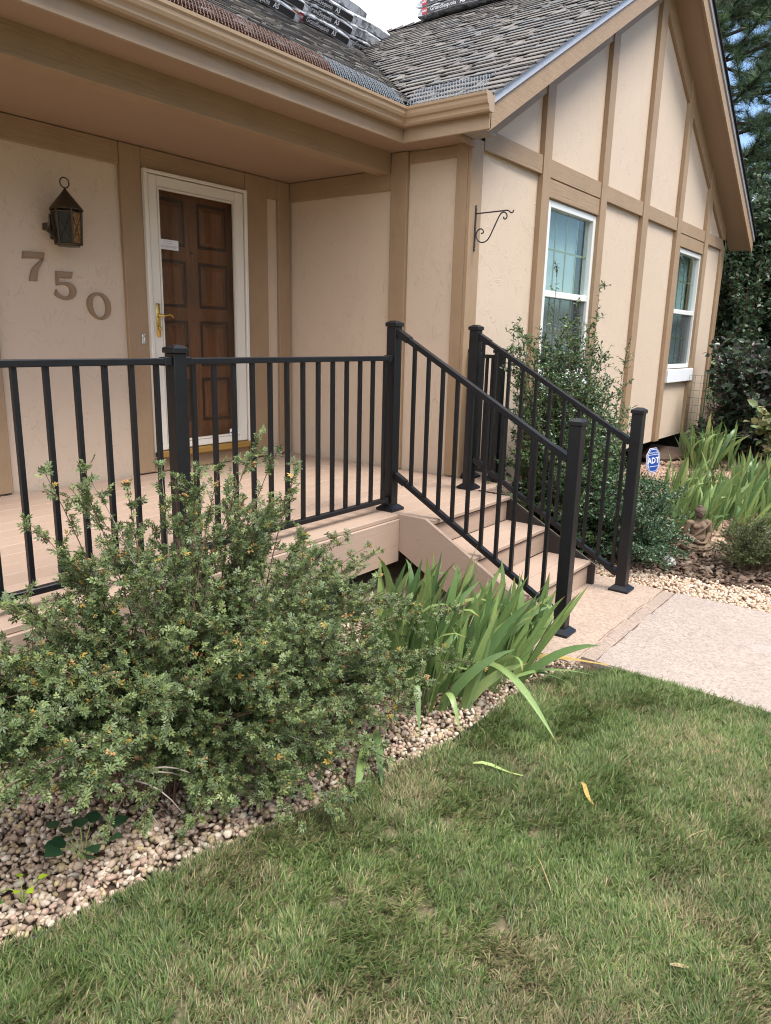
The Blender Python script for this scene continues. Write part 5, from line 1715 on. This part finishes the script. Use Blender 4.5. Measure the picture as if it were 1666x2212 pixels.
def iris_clump(label, fans, lean, length, seed, loc, group='iris clumps', droop=.18):
    t = thing('iris_plant', label, 'iris', loc, group)
    rnd = random.Random(seed)
    count = 0
    for (x, y) in fans:
        az = rnd.uniform(-1.1, 1.1) + lean[2]
        k = rnd.choice((4, 5, 5, 6, 6))
        for i in range(k):
            th = (i - (k - 1) / 2) * .13 + rnd.gauss(0, .06)
            sgn = 1 if th >= 0 else -1
            ln = rnd.uniform(*length) * (1 - .25 * abs(th) / .4)
            v = rnd.choice((5, 6, 8, 9)) if rnd.random() < droop else rnd.choice((0, 1, 2, 3, 4, 7, 10, 11))
            # lean of the whole fan towards the light, then the fan opening
            R = Matrix.Rotation(lean[0] + rnd.gauss(0, .19), 4, 'Y')
            Rl = Matrix.Rotation(lean[1], 4, 'Z') @ R @ Matrix.Rotation(-lean[1], 4, 'Z')
            m = (Matrix.Translation(Vector((x + rnd.gauss(0, .012), y + rnd.gauss(0, .012), -.03))) @ Rl @ Matrix.Rotation(az, 4, 'Z') @ Matrix.Rotation(th, 4, 'Y')
                 @ Matrix.Rotation(rnd.gauss(0, .5) + (math.pi if sgn < 0 else 0), 4, 'Z') @ Matrix.Diagonal((ln * rnd.uniform(1.35, 1.9) if ln < .35 else ln * rnd.uniform(1.1, 1.5), ln, ln, 1)))
            o = bpy.data.objects.new('leaf', IRISV[v]); COL.objects.link(o)
            o.parent = t; o.matrix_local = Matrix.Translation(-Vector(loc)) @ m
            count += 1
    return t, count
def fans_in(poly, n, seed, mind=.07):
    r = random.Random(seed); out = []; tries = 0
    xs = [p[0] for p in poly]; ys = [p[1] for p in poly]
    while len(out) < n and tries < 9000:
        tries += 1
        x, y = r.uniform(min(xs), max(xs)), r.uniform(min(ys), max(ys))
        if not in_poly(np.array([x]), np.array([y]), poly)[0]: continue
        if all((x - a) ** 2 + (y - c) ** 2 > mind ** 2 for a, c in out): out.append((x, y))
    return out
PX = math.atan2(-.80, .60)       # heading that reads as 'to the right' from the lawn
t, n = iris_clump('broad clump of green sword shaped iris leaves between the seed head shrub and the steps', fans_in([(2.28, 1.52), (2.5, 1.42), (2.85, 1.36), (3.08, 1.42), (3.12, 1.75), (2.95, 2.1), (2.6, 2.15), (2.35, 1.85)], 52, 4, .07),
                  (.36, PX + .25, .3), (.34, .60), 2, (2.7, 1.7, -.03)); print('iris', n)
# single long leaves that arch or flop out over the gravel and the lawn
def strap(parent, p, q, rise, w, fold=.25):
    p = Vector(p); q = Vector(q); n = 9; V = []; C = []
    pts = []
    for i in range(n + 1):
        t = i / n
        c = p.lerp(q, t); c.z += rise * 4 * t * (1 - t) * (1 - .35 * t)
        pts.append(c)
    for i, c in enumerate(pts):
        t = i / n
        d = (pts[min(n, i + 1)] - pts[max(0, i - 1)]).normalized()
        sx = d.cross(Vector((0, 0, 1))).normalized(); nn = sx.cross(d)
        sx = (sx * math.cos(.5 * t - .2) + nn * math.sin(.5 * t - .2)); nn = sx.cross(d)
        ww = w * (.55 + .5 * math.sin(math.pi * min(1, .15 + t * .75))) * (1 - t ** 4) ** .8 + .0006
        V += [c - sx * ww, c + nn * ww * fold, c + sx * ww]; C += [(t, 0, 0)] * 3
    F = []
    for i in range(n):
        for j in (0, 1): F.append((3 * i + j, 3 * i + j + 1, 3 * i + j + 4, 3 * i + j + 3))
    me = np_mesh('leaf', np.array([tuple(v) for v in V]), np.array(F), M['iris'], np.array(C), smooth=True)
    return link('leaf', me, parent)
for (p, q, rise, w) in (((2.62, 1.40, .16), (2.45, 1.00, .012), .07, .019), ((2.78, 1.38, .03), (3.10, 1.10, .015), .05, .012), ((2.86, 1.38, .02), (2.95, 1.16, .012), .04, .013),
                        ((2.40, 1.50, .02), (2.30, 1.34, -.01), .12, .014), ((1.98, 1.55, .05), (1.68, 1.37, .012), .03, .017), ((2.02, 1.55, .05), (1.80, 1.35, .012), .03, .015), ((2.30, 1.66, .02), (2.12, 1.56, .13), .20, .016), ((2.34, 1.62, .02), (2.13, 1.42, .02), .20, .016),
                        ((2.42, 1.56, .02), (2.66, 1.40, .0), .16, .012), ((2.36, 1.78, .02), (2.10, 1.72, .14), .22, .017)):
    strap(t, p, q, rise, w)
t2, n = iris_clump('dense bed of light green iris leaves behind the stone statue', fans_in([(5.95, 1.50), (6.15, 1.25), (6.6, 1.15), (7.4, 1.5), (7.6, 2.1), (6.9, 2.0), (6.2, 1.8)], 44, 8, .12), (.30, PX + .1, .2), (.40, .62), 5, (6.5, 1.5, -.03)); print('iris', n)
t3, n = iris_clump('bed of light green iris leaves at the right beside the pale grey rock', fans_in([(6.5, .85), (6.9, .5), (8.2, .8), (8.6, 1.6), (7.6, 1.6), (6.6, 1.15)], 46, 9, .12), (.26, PX + .1, .2), (.42, .66), 6, (7.2, 1.1, -.03)); print('iris', n)
t4, n = iris_clump('far clump of iris with drooping leaves under the wire cage by the gable wall', fans_in([(9.3, 2.25), (9.9, 2.05), (10.1, 2.4), (9.6, 2.65)], 16, 11, .13), (.05, PX, 0), (.50, .74), 7, (9.7, 2.35, -.03), droop=.45); print('iris', n)

# --- small leaved shrubs made of shoots
def shoot_shrub(name, label, cat, loc, shoots, leaf, size, pal, mat, seed, twig=(.03, .10), dens=.012, spread=.6, wood='stem', side=10, up=.35, from_u=.15, rad=.004):
    t = thing(name, label, cat, loc)
    rnd = random.Random(seed)
    st = B(); P = []; D = []; SZ = []
    for (b0, tip, bulge) in shoots:
        cp = curve_pts(b0, tip, bulge, 8)
        st.tube([tuple(q) for q in cp], [rad * (1 - .8 * k / 7) for k in range(8)], 4, cap=False)
        ln = np.linalg.norm(np.diff(cp, axis=0), axis=1).sum()
        for k in range(int(side * ln) + 2):
            u = rnd.uniform(from_u, 1.0)
            j = min(int(u * 7), 6); q = cp[j] + (cp[j + 1] - cp[j]) * (u * 7 - j)
            ax = cp[j + 1] - cp[j]; ax = ax / np.linalg.norm(ax)
            d = ax * .5 + np.array([rnd.gauss(0, spread), rnd.gauss(0, spread), rnd.gauss(up, .35)]); d = d / np.linalg.norm(d)
            tl = rnd.uniform(*twig) * (1.25 - .75 * u)
            st.tube([tuple(q), tuple(q + d * tl)], [rad * .35, rad * .15], 3, cap=False)
            m = max(2, int(tl / dens))
            for w in range(m):
                s = (w + rnd.random()) / m
                dd = d * .5 + np.array([rnd.gauss(0, .8), rnd.gauss(0, .8), rnd.gauss(.15, .6)])
                P.append(q + d * tl * s); D.append(dd); SZ.append(rnd.uniform(*size))
        for k in range(int(ln / dens * .5)):
            u = rnd.uniform(from_u, 1.0); j = min(int(u * 7), 6); q = cp[j] + (cp[j + 1] - cp[j]) * (u * 7 - j)
            P.append(q); D.append(np.array([rnd.gauss(0, .8), rnd.gauss(0, .8), rnd.gauss(.3, .5)])); SZ.append(rnd.uniform(*size))
    n = len(P); P, D, SZ = np.array(P), np.array(D), np.array(SZ)
    U = np.array([-.2, -.2, 1.0]) + RNG.normal(0, .6, (n, 3))
    V, F, C = scatter(leaf[0], leaf[1], P, D, U, SZ, pick(pal, n, None, .25))
    link('foliage', np_mesh('foliage', V, F, mat, C), t)
    st.obj('stems', M[wood], t)
    print(name, n)
    return t
def firethorn():
    r = random.Random(31); sh = []
    b = lambda: (r.uniform(5.1, 6.1), r.uniform(2.0, 2.6), -.03)
    # tall upright wands in front of the window
    for (x, y, z) in ((5.86, 2.35, 1.98), (5.55, 2.35, 1.55), (5.25, 2.35, 1.70), (5.05, 2.35, 2.02), (4.62, 2.45, 1.46), (4.85, 2.5, 1.38), (5.40, 2.45, 1.62), (5.70, 2.55, 1.72), (6.0, 2.6, 1.85),
                      (6.62, 2.35, 1.50), (6.4, 2.4, 1.05), (7.0, 2.4, .92), (6.2, 2.45, 1.35), (5.65, 2.3, 1.42), (4.95, 2.4, 1.25), (5.15, 2.5, 1.45), (6.75, 2.3, .80), (5.95, 2.25, 1.5), (5.45, 2.2, 1.3), (6.1, 2.3, 1.2)):
        p = b(); sh.append((p, (x, y, z), (-.05, 0, .2)))
    for k in range(44):
        x = r.uniform(4.65, 6.2); sh.append((b(), (x, r.uniform(2.3, 2.62), r.uniform(1.2, 1.72) - .12 * abs(x - 5.4)), (-.05, 0, .15)))
    for k in range(230):
        x = r.uniform(4.60, 6.5); y = r.uniform(1.75, 2.65); z = r.uniform(.10, 1.20) * (1 - .30 * abs(x - 5.5))
        z = min(z, 1.44 - .170 * x) if y - .312 * x < .16 else z
        sh.append((b(), (x, y, max(z, .15)), (0, -.05, .15)))
    return shoot_shrub('firethorn_shrub', 'tall dark green shrub with thin upright shoots growing between the steps and the window', 'shrub', (5.6, 2.3, -.03), sh, OVAL, (.020, .034),
                       [(.036, .082, .030), (.050, .105, .038), (.030, .070, .030), (.075, .135, .048), (.11, .18, .055)], M['glossleaf'], 32, (.06, .22), .0095, .75, 'stem', 21, .2, .08, .0055)
firethorn()
def low_shrub():
    r = random.Random(41); sh = []
    for k in range(190):
        x = r.uniform(4.70, 6.0); y = r.uniform(1.25, 2.05); z = r.uniform(.08, .62) * (1 - .3 * abs(x - 5.3))
        if y < 1.45: z *= .5
        if x > 5.45 and y < 1.50: continue
        z = min(z, 1.42 - .170 * x)
        sh.append(((r.uniform(5.0, 5.7), r.uniform(1.7, 2.1), -.03), (x, y, z), (0, -.05, .12)))
    shoot_shrub('low_shrub', 'low spreading dark green shrub at the foot of the right stair newel', 'shrub', (5.3, 1.7, -.03), sh, OVAL, (.017, .030),
                [(.034, .080, .034), (.046, .10, .042), (.028, .066, .030), (.070, .13, .056)], M['glossleaf'], 42, (.05, .17), .0085, .7, 'stem', 24, .15, .10, .004)
low_shrub()
def little_bush():
    r = random.Random(51); sh = []
    for k in range(150):
        a = r.uniform(0, 6.28); q = math.sqrt(r.random())
        x, y = 5.50 + .30 * q * math.cos(a), .92 + .28 * q * math.sin(a)
        sh.append(((5.50 + r.gauss(0, .06), .92 + r.gauss(0, .06), -.03), (x, y, .34 * math.sqrt(max(.05, 1 - q * q)) * r.uniform(.75, 1.12) + .02), (0, 0, .06)))
    shoot_shrub('small_bush', 'small rounded olive green bush in bark mulch in front of the statue', 'bush', (5.5, .92, -.03), sh, OVAL, (.009, .016),
                [(.055, .085, .024), (.075, .11, .032), (.040, .065, .022), (.10, .135, .04)], M['leaf'], 52, (.03, .09), .006, .6, 'stem', 32, .45, .2, .003)
little_bush()
def far_bushes():
    r = random.Random(61); sh = []
    for k in range(150):
        x = r.uniform(10.1, 12.6); y = 2.35 - .20 * (x - 10) + r.gauss(0, .28); z = r.uniform(.12, 1.62)
        y = min(y, 2.66)
        sh.append(((r.uniform(10.5, 11.6), r.uniform(1.9, 2.3), -.03), (x, y, z), (0, 0, .25)))
    shoot_shrub('leafy_shrub', 'broad leafy shrub with purple tinged dark leaves at the far house corner', 'shrub', (11.0, 2.1, -.03), sh, BROAD, (.06, .105),
                [(.030, .056, .030), (.040, .072, .038), (.055, .085, .050), (.050, .036, .036), (.026, .046, .028)], M['glossleaf'], 62, (.12, .36), .03, .8, 'stem', 14, .1, .15, .010)
    sh = []
    for k in range(170):
        a = r.uniform(0, 6.28); q = math.sqrt(r.random())
        z = r.uniform(.8, 4.2)
        x, y = 13.4 + 1.25 * q * math.cos(a), 2.75 + 1.15 * q * math.sin(a)
        sh.append(((13.3 + r.gauss(0, .08), 2.3 + r.gauss(0, .08), r.uniform(.3, z * .6)), (x, y, z), (0, 0, .25)))
    t = shoot_shrub('small_tree', 'small broadleaf tree with dense green crown beyond the far house corner', 'tree', (13.3, 2.3, -.03), sh, BROAD, (.055, .10),
                [(.034, .064, .030), (.046, .085, .036), (.065, .11, .045), (.028, .05, .028)], M['leaf'], 64, (.15, .45), .03, .8, 'stem', 16, .1, .25, .012)
    B().tube([(13.3, 2.3, -.05), (13.32, 2.31, .9), (13.28, 2.33, 2.0), (13.3, 2.32, 3.2)], [.06, .05, .035, .012], 10).obj('trunk', M['stem'], t)
    # climbing plant at the right eave
    sh = []
    for k in range(22):
        x = r.uniform(11.70, 12.35); y = r.uniform(2.35, 2.75); z = r.uniform(1.6, 3.05)
        sh.append(((11.95 + r.gauss(0, .08), 2.55, r.uniform(0, 1.2)), (x, y, z), (.05, 0, .2)))
    shoot_shrub('climbing_vine', 'green climbing vine reaching the right end of the eave', 'vine', (11.95, 2.55, -.03), sh, BROAD, (.06, .10),
                [(.040, .078, .036), (.060, .11, .05), (.03, .058, .03)], M['leaf'], 66, (.08, .22), .05, .7, 'stem', 9, .1, .3, .007)
    sh = []
    for k in range(46):
        x = r.uniform(10.35, 11.5); z = r.uniform(.2, 1.05); y = 2.56 - .14 * (x - 10.3) + r.gauss(0, .10)
        sh.append(((r.uniform(10.6, 11.1), 2.45, -.03), (x, min(y, .258 * x), z), (0, 0, .1)))
    shoot_shrub('barberry_bush', 'barberry bush with small pinkish red and green leaves inside the wire cage', 'bush', (10.3, 2.5, -.03), sh, OVAL, (.028, .048),
                [(.20, .085, .06), (.26, .12, .075), (.07, .11, .04), (.10, .13, .05), (.05, .08, .035)], M['leaf'], 68, (.06, .16), .022, .7, 'stem', 14, .2, .2, .005)
    sh = []
    for k in range(34):
        x = r.uniform(9.6, 10.9); y = 1.55 - .1 * (x - 9.8) + r.gauss(0, .16); z = r.uniform(.25, .85)
        sh.append(((r.uniform(10, 10.5), 1.5, -.03), (x, y, z), (0, 0, .1)))
    shoot_shrub('peony_plant', 'bushy plant with pale yellow green leaves at the right above the iris bed', 'plant', (10.2, 1.5, -.03), sh, BROAD, (.09, .15),
                [(.16, .20, .075), (.22, .25, .10), (.10, .15, .055), (.26, .24, .11)], M['leaf'], 70, (.10, .25), .06, .7, 'stem', 8, .2, .25, .006)
far_bushes()

# --- green wire cage
def wire_cage():
    t = thing('wire_cage', 'green wire mesh cage round the bushes at the far house corner', 'fence', (10.6, 2.0, 0))
    path = [(10.40, 2.82), (10.34, 2.58), (10.9, 2.24), (11.5, 1.98), (12.2, 1.72), (13.0, 1.5)]
    b = B()
    H = 1.12
    for (p, q) in zip(path, path[1:]):
        L_ = math.dist(p, q); n = max(1, int(L_ / .075))
        for k in range(n + 1):
            u = k / n; x, y = p[0] + (q[0] - p[0]) * u, p[1] + (q[1] - p[1]) * u
            b.tube([(x, y, 0), (x, y, H)], .0022, 3, cap=False)
        for k in range(12):
            z = .04 + (H - .04) * k / 11
            b.tube([(p[0], p[1], z), (q[0], q[1], z)], .0022, 3, cap=False)
    o = b.obj('wire_mesh', M['wiregreen'], t); o['kind'] = 'stuff'
    for (x, y, z) in ((10.98, 2.19, 1.00), (10.93, 2.21, .36)):
        B().box(x - .05, x + .05, y - .02, y + .02, z - .02, z + .03, .005).obj('clip', M['clipgreen'], t)
    for (x, y) in path[1:5]: B().tube([(x, y, -.1), (x, y, 1.18)], .008, 6).obj('stake', M['wiregreen'], t)
wire_cage()

# --- pine
def pine(cx, cy, H, seed, label, limbs):
    t = thing('pine_tree', label, 'tree', (cx, cy, -.05), 'pine trees beyond the house')
    r = random.Random(seed)
    tr = B().tube([(cx, cy, -.05), (cx + .05, cy, H * .3), (cx, cy + .08, H * .6), (cx, cy, H)], [.30, .24, .16, .03], 12)
    tr.obj('trunk', M['barkpine'], t, True)
    lb = B(); P = []; D = []; S = []
    for k in range(limbs):
        z = H * r.uniform(.10, .97)
        a = r.uniform(0, 6.283)
        R = (1 - (z / H) ** 1.5) * 3.6 * r.uniform(.6, 1.1) + .5
        e = (cx + R * math.cos(a), cy + R * math.sin(a), z + R * r.uniform(-.12, .28))
        cp = curve_pts((cx, cy, z), e, (0, 0, -.08 * R), 7)
        lb.tube([tuple(q) for q in cp], [.045 * (1 - .8 * i / 6) for i in range(7)], 5, cap=False)
        for m in range(int(7 * R) + 3):
            u = r.uniform(.35, 1.0); j = min(int(u * 6), 5); q = cp[j] + (cp[j + 1] - cp[j]) * (u * 6 - j)
            d = np.array([math.cos(a + r.gauss(0, .8)), math.sin(a + r.gauss(0, .8)), r.gauss(.15, .3)])
            tl = r.uniform(.25, .75)
            lb.tube([tuple(q), tuple(q + d * tl)], [.012, .005], 3, cap=False)
            for c in range(int(tl / .085) + 1):
                s = .25 + .75 * (c + r.random()) / (tl / .085 + 1)
                P.append(q + d * tl * min(1, s)); D.append(d + np.array([0, 0, .25])); S.append(r.uniform(.15, .23))
    n = len(P); P = np.array(P); D = unit(np.array(D)); S = np.array(S)
    # a brush of needles round each twig end
    k = 24
    PP = np.repeat(P, k, 0); DD = np.repeat(D, k, 0) * .8 + RNG.normal(0, .62, (n * k, 3)); SS = np.repeat(S, k) * RNG.uniform(.7, 1.1, n * k)
    tuft = np.repeat(pick([(.040, .075, .036), (.060, .105, .045), (.090, .14, .062), (.030, .058, .030)], n), k, 0)
    nv = np.array([(0, .012, 0), (0, -.012, 0), (1, .004, 0), (1, -.004, 0)]) * np.array([1, 1.7, 1])
    V, F, C = scatter(nv, np.array([(0, 1, 3), (0, 3, 2)]), PP, DD, RNG.normal(0, 1, (n * k, 3)), SS, tuft)
    link('crown', np_mesh('crown', V, F, M['needle'], C), t)
    lb.obj('limbs', M['barkpine'], t)
    print('pine', n * k)
pine(18.6, 5.5, 14, 3, 'tall dark green pine behind the gable roof', 210)
pine(25.5, 4.0, 14, 5, 'dark green pine farther right, behind the small broadleaf tree', 150)

# --- little plants and fallen leaves on the ground
def weed(label, x, y, n, size, col, seed, h, mat='leaf'):
    t = thing('weed', label, 'weed', (x, y, -.02))
    r = random.Random(seed); P = []; D = []; S = []; b = B()
    for k in range(n):
        a = 2 * math.pi * k / n + r.uniform(-.3, .3); q = r.uniform(.4, 1) * h
        e = np.array([x + q * math.cos(a) * .9, y + q * math.sin(a) * .9, h * r.uniform(.4, 1)])
        b.tube([(x, y, -.02), tuple((np.array([x, y, 0]) + e) / 2 + (0, 0, .01)), tuple(e)], .0016, 4)
        P.append(e); D.append(np.array([math.cos(a), math.sin(a), r.uniform(-.1, .5)])); S.append(r.uniform(.8, 1.2) * size)
    n = len(P)
    V, F, C = scatter(BROAD[0] * np.array([1, 1.5, 1]), BROAD[1], np.array(P), np.array(D), np.tile([0, 0, 1.0], (n, 1)) + RNG.normal(0, .25, (n, 3)), np.array(S), pick([col], n))
    b.obj('stems', M['limeleaf'], t); link('leaves', np_mesh('leaves', V, F, M[mat], C), t)
weed('yellow green weed seedling in the gravel at the lower left', .775, 1.80, 5, .028, (.30, .42, .03), 1, .05)
weed('dark green weed with broad leaves in the gravel at the left', .97, 1.83, 12, .05, (.025, .065, .028), 2, .10, 'glossleaf')
weed('small green weed at the far left edge of the gravel', .655, 1.84, 8, .034, (.05, .16, .03), 3, .06)
def fallen(name, label, cat, pts, w, mat, twist=.3):
    """a curled strap of leaf lying on the grass"""
    b = B(); n = len(pts); V = []
    for i, p in enumerate(pts):
        a = Vector(pts[max(0, i - 1)]); c = Vector(pts[min(n - 1, i + 1)])
        d = (c - a).normalized(); s = d.cross(Vector((0, 0, 1))).normalized()
        ww = w * (math.sin(math.pi * (.12 + .80 * i / (n - 1))) ** .7)
        tw = twist * math.sin(i * 1.3)
        V += [Vector(p) - s * ww + Vector((0, 0, ww * tw)), Vector(p) + Vector((0, 0, -ww * .25)), Vector(p) + s * ww + Vector((0, 0, -ww * tw * .5))]
    F = []
    for i in range(n - 1):
        for j in (0, 1): F.append((3 * i + j, 3 * i + j + 1, 3 * i + j + 4, 3 * i + j + 3))
    c = sum((Vector(p) for p in pts), Vector()) / n
    b.add([tuple(v - c) for v in V], F)
    o = b.obj(name, mat, None, True); o.location = c
    tag(o, label, cat)
fallen('fallen_leaf', 'curled dry yellow leaf lying alone on the lawn', 'fallen leaf', [(2.262, .818, .012), (2.245, .80, .016), (2.222, .785, .012), (2.205, .772, .010), (2.186, .755, .008), (2.167, .735, .012)], .008, M['dryleaf'])
fallen('cut_leaf', 'pale green strip of cut iris leaf lying on the lawn', 'fallen leaf', [(2.126, 1.178, .008), (2.14, 1.15, .015), (2.150, 1.115, .014), (2.155, 1.08, .010), (2.160, 1.04, .008), (2.17, 1.0, .008)], .008, M['limeleaf'])
fallen('yellow_leaf', 'long yellow iris leaf lying on the gravel at the corner of the walkway', 'fallen leaf', [(2.98, 1.40, .06), (3.04, 1.35, .06), (3.10, 1.29, .055), (3.15, 1.22, .045), (3.20, 1.13, .035), (3.225, 1.09, .03)], .020, M['dryleaf'])
fallen('bark_strip', 'tan sliver of bark on the lawn near the bottom of the picture', 'bark', [(1.664, .333, .010), (1.672, .318, .012), (1.680, .303, .010), (1.686, .292, .008)], .006, M['strawleaf'], .1)
def twig(label, pts, r=.0016):
    c = Vector(pts[0]); b = B().tube([tuple(Vector(p) - c) for p in pts], r, 5)
    o = b.obj('twig', M['strawleaf']); o.location = c; tag(o, label, 'twig')
twig('thin curved straw coloured twig on the lawn left of the dry yellow leaf', [(1.824, .777, .002), (1.80, .752, .009), (1.765, .722, .010), (1.73, .69, .008), (1.70, .666, .002)])
twig('short straw coloured twig on the lawn towards the walkway', [(2.191, .44, .004), (2.215, .432, .010), (2.245, .418, .009), (2.277, .405, .004)])
def small_plants_in_grass():
    b = []
small_plants_in_grass()
def sky_blocking_trees():
    # unseen belt of trees added to cut low sky light; windows mirror it
    r = np.random.default_rng(77)
    P = []; S = []
    b = B()
    for k in range(13):
        x, y, h = -24 + 4.4 * k + r.uniform(-1, 1), -13 + r.uniform(-2, 2), r.uniform(7.5, 10.5)
        b.tube([(x, y, -.1), (x, y, h * .6)], [.22, .1], 8)
        n = 900
        d = unit(r.normal(0, 1, (n, 3))) * (r.random((n, 1)) ** .35)
        P.append(np.array([x, y, h * .55]) + d * np.array([2.9, 2.6, h * .48])); S.append(r.uniform(.30, .60, n))
    P = np.concatenate(P); S = np.concatenate(S); n = len(P)
    V, F, C = scatter(BROAD[0], BROAD[1], P, r.normal(0, 1, (n, 3)), r.normal(0, 1, (n, 3)), S, pick([(.04, .07, .03), (.055, .09, .036), (.03, .055, .026)], n))
    m = len(b.v)
    o = link('added_treeline', np_mesh('added_treeline', V, F, M['leaf'], C)); tag(o, 'added belt of trees behind the camera, blocking low sky', kind='stuff')
    tag(b.obj('added_treeline_trunks', M['barkpine']), 'trunks of the added trees behind the camera', kind='stuff')
sky_blocking_trees()
bpy.context.view_layer.update()
